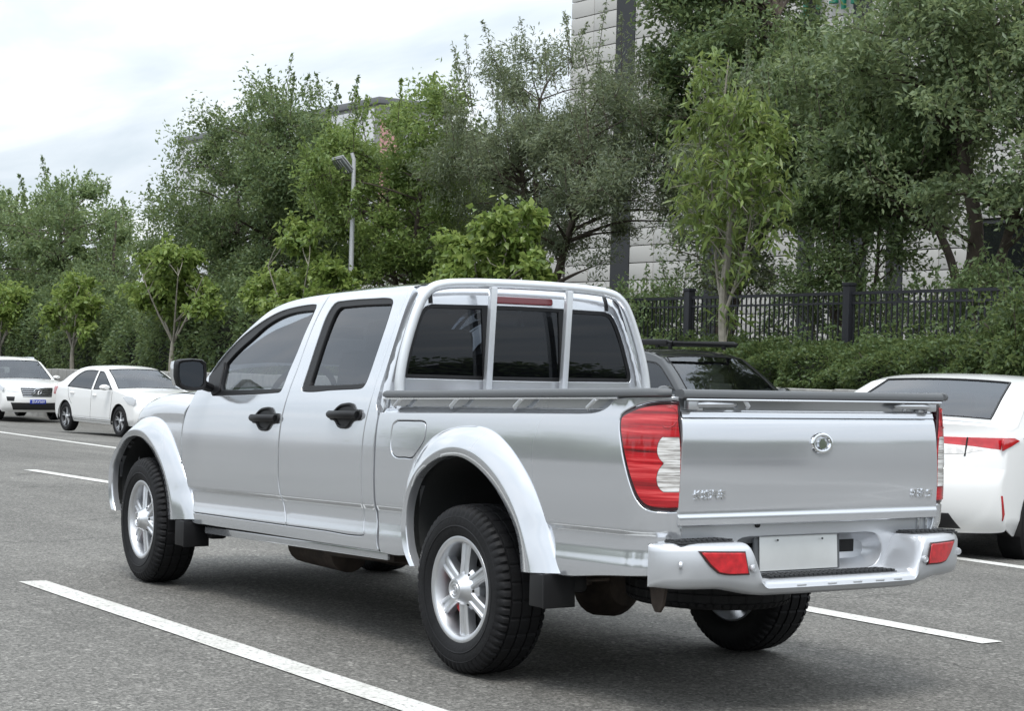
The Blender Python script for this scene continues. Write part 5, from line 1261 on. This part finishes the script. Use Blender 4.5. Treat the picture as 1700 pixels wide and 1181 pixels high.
# ------------------------------------------------------------------ trees, hedges
def leaf_mat(name, dark, mid, light, trans=.46, gloss=.4):
    m = bpy.data.materials.new(name); m.use_nodes = True; t = m.node_tree; t.nodes.clear()
    ge = N(t, 'ShaderNodeNewGeometry'); c = N(t, 'ShaderNodeTexCoord')
    n = noise(t, c, .9, 3, .6); ad = N(t, 'ShaderNodeMath', operation='MULTIPLY_ADD'); ad.inputs[1].default_value = .55
    sc = N(t, 'ShaderNodeMath', operation='MULTIPLY'); sc.inputs[1].default_value = .48
    t.links.new(ge.outputs['Random Per Island'], sc.inputs[0]); t.links.new(n.outputs[0], ad.inputs[0]); t.links.new(sc.outputs[0], ad.inputs[2])
    r = ramp_node(t, ad.outputs[0], [(.22, dark), (.50, mid), (.80, light)])
    d = N(t, 'ShaderNodeBsdfPrincipled'); d.inputs['Roughness'].default_value = .36; d.inputs['Specular IOR Level'].default_value = gloss
    t.links.new(r.outputs[0], d.inputs['Base Color'])
    tr = N(t, 'ShaderNodeBsdfTranslucent'); hs = mixc(t, r.outputs[0], (1.0, 1.0, .35), .12)
    t.links.new(hs, tr.inputs[0])
    mx = N(t, 'ShaderNodeMixShader'); mx.inputs[0].default_value = trans; t.links.new(d.outputs[0], mx.inputs[1]); t.links.new(tr.outputs[0], mx.inputs[2])
    o = N(t, 'ShaderNodeOutputMaterial'); t.links.new(mx.outputs[0], o.inputs[0]); return m
LF_DARK = leaf_mat('leaves_dark', (0.062, 0.102, 0.046), (0.11, 0.172, 0.075), (0.195, 0.26, 0.118))
LF_MID = leaf_mat('leaves_mid', (0.082, 0.132, 0.06), (0.14, 0.212, 0.092), (0.235, 0.31, 0.145))
LF_SOFT = leaf_mat('leaves_soft', (.095, .140, .076), (.160, .226, .116), (.265, .330, .180), .48)
LF_LIGHT = leaf_mat('leaves_light', (0.085, 0.142, 0.038), (0.15, 0.232, 0.062), (0.26, 0.345, 0.11))
LF_GREY = leaf_mat('leaves_grey', (0.078, 0.106, 0.066), (0.14, 0.18, 0.114), (0.245, 0.288, 0.192))
LF_LIME = leaf_mat('leaves_lime', (0.09, 0.15, 0.032), (0.165, 0.25, 0.056), (0.29, 0.37, 0.105), .45)
LF_YOUNG = leaf_mat('leaves_young', (0.08, 0.13, 0.034), (0.145, 0.215, 0.056), (0.255, 0.325, 0.1), .42)
LF_HEDGE = leaf_mat('leaves_hedge', (0.042, 0.076, 0.028), (0.078, 0.128, 0.046), (0.15, 0.215, 0.084))
BARK = mat('bark', (.075, .060, .048), .9, bump=.8, bscale=18, vary=.3, vscale=6)
BARKP = mat('bark_pale', (.26, .24, .20), .85, bump=.5, bscale=20, vary=.25, vscale=8)

def leaves(C, D, ln, wd, seed, droop=0., up=.6, fold=.25, spread=1.0):
    """C centres (n,3), D main directions (n,3) -> leaf geometry, each leaf four corners folded along the midrib"""
    r = np.random.default_rng(seed); n = len(C)
    d = D+r.normal(size=(n, 3))*.75*spread; d[:, 2] -= droop; d /= np.linalg.norm(d, axis=1)[:, None]+1e-9
    nr = r.normal(size=(n, 3))*.7; nr[:, 2] += up; nr -= d*(nr*d).sum(1)[:, None]; nr /= np.linalg.norm(nr, axis=1)[:, None]+1e-9
    s = np.cross(d, nr); L = ln*r.uniform(.65, 1.3, (n, 1)); Wd = wd*r.uniform(.7, 1.25, (n, 1))
    a = C-d*L*.5; b = C+d*L*.5-np.array([0, 0, 1])*L*.12*(1 if droop else .3); m = C-d*L*.06
    l = m+s*Wd*.5+nr*Wd*fold; q = m-s*Wd*.5+nr*Wd*fold
    V = np.stack([a, l, b, q], 1).reshape(-1, 3); i = np.arange(n)[:, None]*4
    F = np.concatenate([i+np.array([[0, 1, 2]]), i+np.array([[0, 2, 3]])], 0)
    return V, F
def in_env(env, n, r, shell=.55):
    """cluster centres inside a union of ellipsoids, more of them near the surface"""
    out = []; vol = np.array([e[1][0]*e[1][1]*e[1][2] for e in env]); vol = vol/vol.sum(); k = r.choice(len(env), n, p=vol)
    for j in k:
        c, rad = env[j]; v = r.normal(size=3); v /= np.linalg.norm(v); q = r.uniform(shell**3, 1)**(1/3); out.append(np.array(c)+v*np.array(rad)*q)
    return np.array(out)
def tree(name, base, env, trunk, lm, bark, label, seed, clusters=45, per=420, rc=.42, ln=.12, wd=.055, droop=0., up=.6, sprigs=0, group=None, limb_r=.05, shell=.5, spread=1., tiers=1.0, cat='tree', sprig_h=.8):
    """base: world foot; env: ellipsoids relative to the foot; trunk: list of stems [(pts), r0, r1]"""
    r = np.random.default_rng(seed); root = empty(name, base); tag(root, label, cat, group)
    wood = MB(); stems = []
    for pts, r0, r1 in trunk:
        P = [np.array(p) for p in spl([np.array(p, float) for p in pts], .25)]
        P = [p+np.array([math.sin(p[2]*2.1+seed), math.cos(p[2]*1.7+seed), 0])*.03*min(1, p[2]) for p in P]
        R = [r0+(r1-r0)*i/(len(P)-1) for i in range(len(P))]
        wood.tube(P, R, 9); stems += [(p, q) for p, q in zip(P, R)]
    CC = in_env(env, clusters, r, shell); SP = np.array([s_[0] for s_ in stems])
    leafC = []; leafD = []
    for c in CC:
        dd = np.linalg.norm(SP-c, axis=1)+np.maximum(0, SP[:, 2]-c[2]+.3)*2.5; j = int(np.argmin(dd)); p0 = SP[j]; rr = min(limb_r, stems[j][1]*.6)
        mid = (p0+c)/2+np.array([0, 0, .06*np.linalg.norm(c-p0)])+r.normal(size=3)*.06
        path = spl([p0, mid, c], .22); wood.tube(path, [rr+(.008-rr)*i/max(1, len(path)-1) for i in range(len(path))], 5, cap=False)
        k = int(per*r.uniform(.6, 1.4)); sc = rc*r.uniform(.7, 1.3)
        # twigs: the leaves of a clump sit along a few short shoots
        nt_ = 9; tw = r.normal(size=(nt_, 3)); tw[:, 2] = tw[:, 2]*.7+.35; tw /= np.linalg.norm(tw, axis=1)[:, None]
        w_ = r.integers(0, nt_, k); tt = r.uniform(.15, 1.15, (k, 1)); P = c+tw[w_]*tt*sc*1.25+r.normal(size=(k, 3))*sc*.26
        leafC.append(P); leafD.append(tw[w_]*.8)
        for q in range(0, nt_, 3): wood.tube([c, c+tw[q]*sc*1.2], [.008, .003], 4, cap=False)
    if sprigs:
        env2 = [(c, rad) for c, rad in env]
        for _ in range(sprigs):
            c, rad = env2[r.integers(len(env2))]; th = r.uniform(0, 2*PI); ph = r.uniform(.2, 1.25); p = np.array(c)+np.array(rad)*np.array([math.cos(th)*math.cos(ph), math.sin(th)*math.cos(ph), math.sin(ph)])*.94
            v = np.array([math.cos(th)*.25, math.sin(th)*.25, 1.0])+r.normal(size=3)*.15; h = sprig_h*r.uniform(.5, 1.2); k = int(70*h/.8); tt = r.uniform(0, 1, (k, 1))
            leafC.append(p+v*tt*h+r.normal(size=(k, 3))*(.10*(1.15-tt))); leafD.append(np.repeat(v[None]*.6, k, 0)); wood.tube([p-v*.2, p+v*h], [.010, .003], 4, cap=False)
    wood.out('trunk', bark, root)
    C = np.concatenate(leafC); D = np.concatenate(leafD); V, F = leaves(C, D, ln, wd, seed+1, droop, up, spread=spread)
    tag(np_obj('crown', V, F, lm, root), kind='stuff'); return root
def E_(*a): return [((x, y, z), (rx, ry, rz)) for x, y, z, rx, ry, rz in a]

# big trees behind the fence (foot on the bed)
def foot(x, y): return (x, y, ztop(x)-.06-.004*max(0, -16-y)-.05)
f = foot(57, -18.5); tree('leafy_tree', f, E_((0, 0, 4.6, 3.4, 2.6, 2.4), (2.4, .3, 4.2, 2.4, 2.2, 2.2), (-2.6, .3, 4.3, 2.2, 2.2, 2.0), (0, 0, 2.6, 3.2, 2.4, 1.6)), [([(0, 0, 0), (.1, 0, 2), (0, .1, 5)], .16, .05)], LF_MID, BARK, 'bushy green tree behind the white SUV at the far left', 11, 70, 420, .5, .15, .075, sprigs=40, group='big trees behind the fence')
f = foot(66, -18.8); tree('leafy_tree', f, E_((0, 0, 4.4, 3.6, 2.6, 2.3), (-2.8, 0, 4.0, 2.4, 2.2, 2.0), (0, 0, 2.4, 3.4, 2.4, 1.6)), [([(0, 0, 0), (-.1, 0, 2), (0, .1, 5)], .16, .05)], LF_MID, BARK, 'green tree at the left edge, farthest in the row', 12, 55, 380, .55, .16, .08, sprigs=30, group='big trees behind the fence')
f = foot(51.3, -18.2); tree('leafy_tree', f, E_((0, 0, 2.7, 1.5, 1.5, 1.5), (.2, 0, 1.8, 1.8, 1.6, 1.3)), [([(0, 0, 0), (.1, 0, 2), (0, .1, 5)], .10, .03)], LF_DARK, BARK, 'small dark thin-topped tree in the gap left of the tallest left tree', 13, 30, 300, .5, .13, .055, sprigs=18, group='big trees behind the fence', sprig_h=1.1)
f = foot(42.4, -18.6); tree('leafy_tree', f, E_((-2.2, 0, 6.1, 2.3, 2.2, 2.0), (.6, 0, 5.2, 2.9, 2.3, 2.0), (3.0, .2, 3.9, 1.9, 2.0, 1.3), (-3.6, .3, 5.2, 1.9, 2.0, 1.9), (1.5, 0, 3.6, 3.6, 2.2, 1.3), (-2.6, 0, 3.6, 2.4, 2.2, 1.5), (-4.4, .3, 6.0, 1.8, 1.9, 1.7)), [([(0, 0, 0), (.1, .1, 1.5), (.5, .1, 3.4), (.8, 0, 5.6)], .15, .05), ([(.05, 0, .1), (-.4, 0, 1.7), (-1.2, .1, 3.6), (-2.2, 0, 6.2)], .14, .05), ([(.1, 0, .1), (1.1, 0, 2.0), (2.4, .1, 4.2)], .11, .04)], LF_DARK, BARK, 'broad dark green tree with several trunks, tallest on the left side', 14, 175, 470, .50, .13, .06, sprigs=80, group='big trees behind the fence')
f = foot(31.4, -17.4); tree('leafy_tree', f, E_((-.6, 0, 5.4, 1.7, 1.5, 1.7), (.9, .1, 4.6, 1.6, 1.6, 1.7), (1.7, .1, 3.4, 1.4, 1.4, 1.4), (-.6, 0, 3.6, 1.6, 1.5, 1.5), (.4, 0, 2.6, 1.5, 1.3, .9), (-.45, 2.3, 3.5, .8, .45, .8), (-.2, 2.2, 4.4, .6, .4, .45)), [([(0, 0, 0), (.05, 0, 1.6), (.6, .1, 3.4), (1.0, 0, 5)], .10, .03), ([(-.15, 0, 0), (-.4, 0, 1.6), (-.6, .1, 3.6), (-.8, 0, 5.6)], .10, .03)], LF_LIGHT, BARK, 'fresh light green tree beside the lamp post', 15, 80, 430, .42, .13, .058, sprigs=50, group='big trees behind the fence')
f = foot(26.5, -18.0); tree('leafy_tree', f, E_((.3, 0, 5.9, 1.7, 1.8, 1.5), (1.6, 0, 5.0, 1.6, 1.6, 1.6), (-1.6, .1, 5.3, 1.6, 1.7, 1.8), (-.2, 0, 4.2, 2.4, 1.8, 1.4), (-2.2, .2, 3.7, 1.2, 1.4, 1.3), (-3.0, .1, 4.4, 1.3, 1.5, 1.3)), [([(0, 0, 0), (.0, 0, 1.6), (.5, .1, 3.0), (1.0, 0, 5.4)], .14, .04), ([(-.05, 0, .5), (-.5, 0, 2.2), (-1.3, .1, 4.2), (-1.5, 0, 5.6)], .12, .04), ([(0, 0, 1.4), (.1, .2, 3.4), (.2, .1, 6.2)], .08, .03)], LF_GREY, BARK, 'grey-green fine-leaved tree with a forked trunk above the cab', 16, 105, 520, .44, .12, .030, sprigs=95, group='big trees behind the fence', droop=.15, sprig_h=1.0)
f = foot(23.0, -20.2); tree('leafy_tree', f, E_((-.3, 0, 7.3, 1.7, 2.0, 1.9), (-2.6, 0, 5.5, 1.6, 1.8, 1.2), (-.2, 0, 5.4, 2.2, 2.0, 1.8), (-3.4, 0, 5.0, 2.0, 2.0, 1.8), (.3, 0, 9.0, 1.6, 1.8, 1.5), (.4, 0, 8.6, 1.8, 1.8, 1.5), (.3, 0, 6.2, 1.6, 1.8, 1.7), (.6, .2, 4.4, 1.5, 1.6, 1.3)), [([(0, 0, 0), (0, 0, 2), (-.6, 0, 4.5), (-1.4, 0, 7.6)], .24, .07), ([(0, 0, 1.6), (-1.2, 0, 3.6), (-3.0, 0, 6.4)], .15, .05)], LF_DARK, BARK, 'tall dark green tree filling the top centre behind the young tree', 17, 150, 480, .50, .135, .062, sprigs=50, group='big trees behind the fence')
f = foot(14.9, -18.6); tree('leafy_tree', f, E_((.6, 0, 5.6, 2.2, 1.9, 1.5), (2.2, .2, 4.3, 1.8, 1.7, 1.3), (-1.6, .2, 4.4, 1.9, 1.8, 1.4), (.4, .4, 3.5, 2.4, 1.6, .85), (-1.2, 0, 6.2, 2.0, 1.9, 1.5), (.2, 0, 7.0, 1.3, 1.5, 1.2), (-2.8, .2, 5.4, 1.8, 1.7, 1.8), (-.4, 0, 7.8, 2.0, 1.6, 1.1), (3.2, .3, 4.8, 1.4, 1.5, 1.1), (3.6, .3, 3.9, 1.3, 1.3, .9), (-2.4, .6, 3.4, 1.5, 1.3, .7)), [([(0, 0, 0), (.05, 0, 1.4), (.0, 0, 3.0), (.6, 0, 5.6)], .20, .06), ([(-.1, 0, .2), (-.4, 0, 1.8), (-1.4, 0, 4.4)], .13, .04), ([(.15, .1, .1), (.35, 0, 1.9), (1.7, .1, 4.2)], .11, .04)], LF_SOFT, BARK, 'large tree with a thick brown trunk at the right edge', 18, 190, 380, .46, .125, .058, sprigs=80, group='big trees behind the fence')
f = foot(17.2, -18.3); tree('slender_tree', f, E_((.2, 0, 2.9, 1.4, 1.2, 1.0), (.9, .1, 4.2, 1.4, 1.2, 1.2), (-.6, 0, 3.6, 1.3, 1.2, 1.1)), [([(0, 0, 0), (.05, 0, 1.2), (.35, 0, 3.6)], .06, .02), ([(0, 0, .3), (-.25, 0, 1.5), (-.55, 0, 3.8)], .05, .02), ([(0, 0, .3), (.15, .1, 1.4), (.9, 0, 4.0)], .045, .02)], LF_MID, BARK, 'slender many-stemmed tree behind the fence, left of the thick trunk', 19, 52, 320, .42, .12, .055, sprigs=24, group='big trees behind the fence')
f = foot(20.0, -17.6); tree('slender_tree', f, E_((.0, 0, 2.5, 1.1, .9, .9), (.4, 0, 3.7, 1.2, 1.0, .9), (-.5, 0, 4.6, 1.1, 1.0, 1.1)), [([(0, 0, 0), (.05, 0, 1.2), (.2, 0, 3.6)], .05, .02), ([(0, 0, .3), (-.3, 0, 1.6), (-.5, 0, 4.2)], .04, .015)], LF_GREY, BARK, 'thin dark-branched tree behind the fence just right of the young tree', 20, 36, 240, .40, .11, .05, sprigs=20, group='big trees behind the fence')
f = foot(35.5, -21.5); tree('leafy_tree', f, E_((0, 0, 4.6, 2.2, 2.0, 1.9), (2.2, 0, 3.6, 2.2, 2.0, 1.6)), [([(0, 0, 0), (0, 0, 2), (.2, 0, 5)], .12, .04)], LF_DARK, BARK, 'shaded dark tree filling the gap behind the lamp post', 21, 46, 360, .5, .14, .065, sprigs=30, group='big trees behind the fence')

f = foot(20.6, -21.0); tree('leafy_tree', f, E_((0, 0, 4.2, 2.4, 1.8, 1.2), (.6, 0, 5.6, 1.6, 1.8, 1.1), (-2.0, 0, 4.6, 1.8, 1.7, 1.4), (1.6, 0, 5.0, 1.6, 1.6, 1.3)), [([(0, 0, 0), (0, 0, 2), (.2, 0, 5.5)], .14, .05), ([(0, 0, 1.2), (-.7, 0, 2.8), (-1.8, 0, 4.8)], .09, .03)], LF_SOFT, BARK, 'green tree close to the pale facade, between the young tree and the right-hand tree', 22, 95, 420, .48, .13, .06, sprigs=50, group='big trees behind the fence')
# young street trees in the bed: pruned, with lime-green clumps on bare pale limbs
rs = np.random.default_rng(5)
def street_tree(x, label, seed, H, env, stems, per=150, ln=.17, wd=.10, lm=LF_LIME, n=26, rc=.26, droop=.25):
    f = foot(x, -14.9); return tree('street_tree', f, env, stems, lm, BARKP, label, seed, n, per, rc, ln, wd, droop=droop, up=.9, group='young street trees in the planting bed', limb_r=.03, shell=.62)
def vase(w_, h0, h1): return [([(0, 0, 0), (.02, 0, .5), (0, 0, h0)], .075, .055)]+[([(0, 0, h0-.05), (math.cos(a)*w_*.35, math.sin(a)*w_*.25, h0+(h1-h0)*.35), (math.cos(a)*w_*.8, math.sin(a)*w_*.5, h0+(h1-h0)*.85)], .032, .012) for a in (.2, 1.5, 2.7, 3.6, 5.2)]
street_tree(52.8, 'pruned lime-green street tree cut off by the left edge', 31, 3, E_((0, 0, 2.2, 1.1, .8, .5), (-.7, 0, 1.7, .6, .6, .35), (.9, 0, 1.6, .5, .5, .35)), vase(1.1, .75, 2.4))
street_tree(46.3, 'pruned lime-green street tree above the gap between the two white cars at left', 32, 3, E_((.8, 0, 1.9, .6, .6, .4), (-.7, 0, 2.2, .7, .6, .45), (.1, .1, 1.6, .7, .6, .5), (-1.0, 0, 1.5, .4, .4, .3), (-.3, 0, 2.7, .5, .4, .3)), vase(1.1, .75, 2.6), n=22)
street_tree(39.1, 'pruned lime-green street tree with spreading pale limbs beside the door mirror', 33, 3.3, E_((-1.5, 0, 1.9, .8, .6, .42), (.1, 0, 2.95, .9, .7, .40), (1.4, 0, 2.2, .9, .6, .45), (.2, .1, 2.1, 1.1, .7, .5), (-.8, 0, 2.6, .8, .6, .4)), vase(1.6, .9, 2.9), n=44)
street_tree(31.9, 'pruned lime-green street tree above the cab roof, left of the lamp post', 34, 3.4, E_((-.1, 0, 3.15, .65, .5, .42), (.3, 0, 2.5, .9, .6, .5), (1.5, 0, 2.0, .8, .6, .42), (-1.4, 0, 2.1, .8, .6, .40), (0, .1, 1.6, 1.2, .7, .4)), vase(1.5, .9, 2.9), n=46)
street_tree(23.7, 'dense round lime-green street tree above the cab roof, right of the lamp post', 35, 3.6, E_((-.45, 0, 3.1, .45, .45, .45), (.2, 0, 2.6, .9, .7, .5), (-.7, 0, 2.0, .7, .6, .5), (.9, 0, 1.9, .6, .6, .45), (.1, .2, 1.8, .9, .7, .5)), vase(1.0, .9, 3.0), per=170, ln=.18, wd=.115, n=38)
f = foot(16.8, -14.9)
tree('street_tree', f, E_((.1, 0, 4.9, .75, .7, .6), (-.2, 0, 4.2, .95, .8, .7), (.3, 0, 3.2, .9, .8, .7), (-.4, 0, 2.4, .7, .6, .6), (.45, 0, 2.1, .5, .5, .5), (.1, 0, 1.3, .45, .4, .5), (-.55, 0, 3.3, .6, .6, .6), (.05, 0, 5.4, .4, .4, .35)), [([(0, 0, 0), (.03, 0, 1.2), (0, 0, 2.9)], .075, .06), ([(0, 0, 1.3), (.35, 0, 2.4), (.55, 0, 4.4)], .03, .012), ([(0, 0, 1.2), (-.4, 0, 2.2), (-.65, .1, 3.9)], .03, .012), ([(0, 0, 2.8), (.12, 0, 4.0), (.1, 0, 5.5)], .035, .012), ([(0, 0, 1.4), (-.2, .2, 2.6), (-.25, .1, 4.6)], .025, .01)], LF_YOUNG, BARKP, 'tall young street tree with drooping leaves and a pale trunk, right of the roll bar', 36, 58, 58, .32, .20, .062, droop=.85, up=.5, group='young street trees in the planting bed', limb_r=.022, shell=.5)

# hedges: one clipped mass along the fence, a wilder one to the left
def hedge(name, label, x0, x1, ym, prof, depth, n, lm, ln, wd, seed, kind=None, base=None):
    r = np.random.default_rng(seed); root = empty(name, ((x0+x1)/2, ym, ztop((x0+x1)/2))); tag(root, label, 'hedge', kind=kind); ox, oy, oz = root.location
    x = r.uniform(x0, x1, n); a = r.uniform(-.35, PI*.62, n); hh = np.array([pw(prof, q) for q in x]); zb_ = np.array([ztop(q) for q in x])
    bump_ = 1+.13*np.sin(x*3.1+np.sin(x*1.3)*2)+.10*np.sin(x*7.3+a*3)+.08*np.cos(a*6+x*2.3)
    rad = r.uniform(.80, 1.05, n)**1.0*bump_
    y = ym+depth*np.cos(a)*rad; z = zb_+np.maximum(.0, hh*(.30+.70*np.sin(np.maximum(a, 0))*rad))-np.where(a < 0, -a*hh*.9, 0)
    C = np.stack([x-ox, y-oy, z-oz], 1); D = np.stack([r.normal(size=n)*.4, np.cos(a), np.sin(a)+.2], 1)
    # loose shoots above the mass
    k2 = int((x1-x0)*9); sx = r.uniform(x0, x1, k2); sh_ = r.uniform(.15, .45, k2); sy = ym+r.uniform(-.3, .5, k2)*depth; EC = []; ED = []
    for q in range(k2):
        m_ = 34; tt = r.uniform(0, 1, m_); hb = pw(prof, sx[q])*.92; lean = r.normal(size=2)*.3
        EC.append(np.stack([sx[q]-ox+lean[0]*tt*sh_[q]+r.normal(size=m_)*.05, sy[q]-oy+lean[1]*tt*sh_[q]+r.normal(size=m_)*.05, ztop(sx[q])-oz+hb+tt*sh_[q]], 1)); ED.append(np.repeat([[lean[0], lean[1], 1.]], m_, 0))
    C = np.concatenate([C]+EC); D = np.concatenate([D]+ED)
    V, F = leaves(C, D, ln, wd, seed, .1, .4); tag(np_obj('foliage', V, F, lm, root), kind='stuff')
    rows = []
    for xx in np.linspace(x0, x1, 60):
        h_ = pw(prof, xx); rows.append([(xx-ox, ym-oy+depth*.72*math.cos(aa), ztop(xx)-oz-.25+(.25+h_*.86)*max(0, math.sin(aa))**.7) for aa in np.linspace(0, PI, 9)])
    MB().grid(rows).out('dark_core', mat('hedge_core', (.012, .016, .008), .95), root)  # near-black sheet behind the leaves, paints in the hedge's inner shade
    st = MB()
    for k in range(int((x1-x0)*3)):
        xx = r.uniform(x0, x1); yy = ym+r.uniform(-.3, depth*.7); h_ = pw(prof, xx); st.tube([(xx-ox, yy-oy, ztop(xx)-oz-.05), (xx-ox+r.normal()*.15, yy-oy+r.normal()*.1, ztop(xx)-oz+h_*.8)], [.014, .005], 4, cap=False)
    tag(st.out('stems', BARK, root), kind='stuff'); return root
hedge('clipped_hedge', 'dense dark green hedge in front of the black fence on the right', -2, 22.5, -15.35, [(-2,1.0),(3,1.2),(8,1.5),(10.5,1.10),(11.8,.84),(13,.68),(14.2,.62),(15.2,.70),(16.5,.60),(17.4,.74),(18.3,.70),(20,.56),(22.5,.5)], .95, 70000, LF_HEDGE, .075, .042, 41)
hedge('shrub_bank', 'dark shaded bank of shrubs behind the white cars on the left', 22.5, 68, -16.6, [(22,1.0),(27,1.2),(32,1.7),(38,2.3),(44,2.2),(50,2.5),(56,2.2),(68,2.3)], 1.35, 70000, LF_DARK, .13, .065, 42)
f = (10.4, -15.0, ztop(10.4)); tree('bush', f, E_((-.2, 0, .65, 1.3, .7, .55), (-1.2, 0, 1.0, 1.1, .7, .7)), [([(0, 0, 0), (-.2, 0, .8), (-.5, 0, 1.4)], .03, .01), ([(0, 0, 0), (.4, 0, .5), (.9, .1, 1.0)], .03, .01)], LF_HEDGE, BARK, 'bush rising above the hedge at the right edge', 43, 40, 360, .34, .10, .045, sprigs=14, cat='bush', sprig_h=.5)
f = (20.6, -16.9, ztop(20.6)); tree('bush', f, E_((0, 0, 1.0, 1.2, .6, .8), (1.4, 0, .9, 1.0, .6, .7)), [([(0, 0, 0), (0, 0, .8), (.2, 0, 1.5)], .03, .01)], LF_MID, BARK, 'light green bush behind the fence, right of the roll bar', 44, 30, 300, .34, .09, .045, sprigs=20, cat='bush', sprig_h=.6)

f = (17.6, -17.6, ztop(17.6)-.1); tree('bush', f, E_((0, 0, 1.0, 1.1, .6, .8), (-1.3, 0, .9, .9, .6, .7), (-.2, 0, 2.0, .8, .6, .6)), [([(0, 0, 0), (0, 0, .9), (.2, 0, 2.0)], .03, .01), ([(0, 0, 0), (-.5, 0, .8), (-1.3, 0, 1.2)], .025, .01)], LF_MID, BARK, 'loose green bush behind the fence, just right of the young tree', 45, 34, 260, .34, .10, .045, sprigs=26, cat='bush', sprig_h=.6)
f = (14.4, -17.4, ztop(14.4)-.1); tree('bush', f, E_((0, 0, .9, 1.0, .6, .7), (-1.2, 0, 1.1, .9, .6, .9)), [([(0, 0, 0), (0, 0, .8), (.1, 0, 1.4)], .03, .01)], LF_MID, BARK, 'loose green bush behind the fence at the foot of the thick trunk', 46, 26, 260, .34, .10, .045, sprigs=22, cat='bush', sprig_h=.6)
# the belt of trees across the road, behind the camera: seen mirrored in the paint and glass
r = np.random.default_rng(77); n = 26000; th = np.concatenate([r.uniform(0, 1, n)])
path = np.array(spl([(75, 46), (30, 50), (-20, 52), (-52, 40), (-64, 5), (-62, -30), (-50, -60)], 1.0)); k = (th*(len(path)-1)).astype(int); P = path[k]
hgt = 4.6+1.6*np.sin(k*.21)+1.1*np.sin(k*.53+1)+.8*np.sin(k*1.1); z = r.uniform(0, 1, n)**.8*hgt; P = P+r.normal(size=(n, 2))*1.2
V, F = leaves(np.stack([P[:, 0], P[:, 1], z], 1), r.normal(size=(n, 3)), .75, .42, 78)
belt = empty('tree_belt', (0, 50, 0)); V = V-np.array([0, 50, 0]); tag(belt, 'line of trees across the road, seen only as reflections in the truck', 'tree line', kind='stuff'); tag(np_obj('foliage', V, F, LF_DARK, belt), kind='stuff')
rows = [[(p[0], p[1]-50, zz_*(4.0+1.4*math.sin(i*.21)+1.0*math.sin(i*.53+1))) for i, p in enumerate(path)] for zz_ in (-.1, .5, 1.0)]
MB().grid(rows).out('dark_core', MATS['hedge_core'], belt)  # near-black core sheet, painted shade behind the belt's foliage
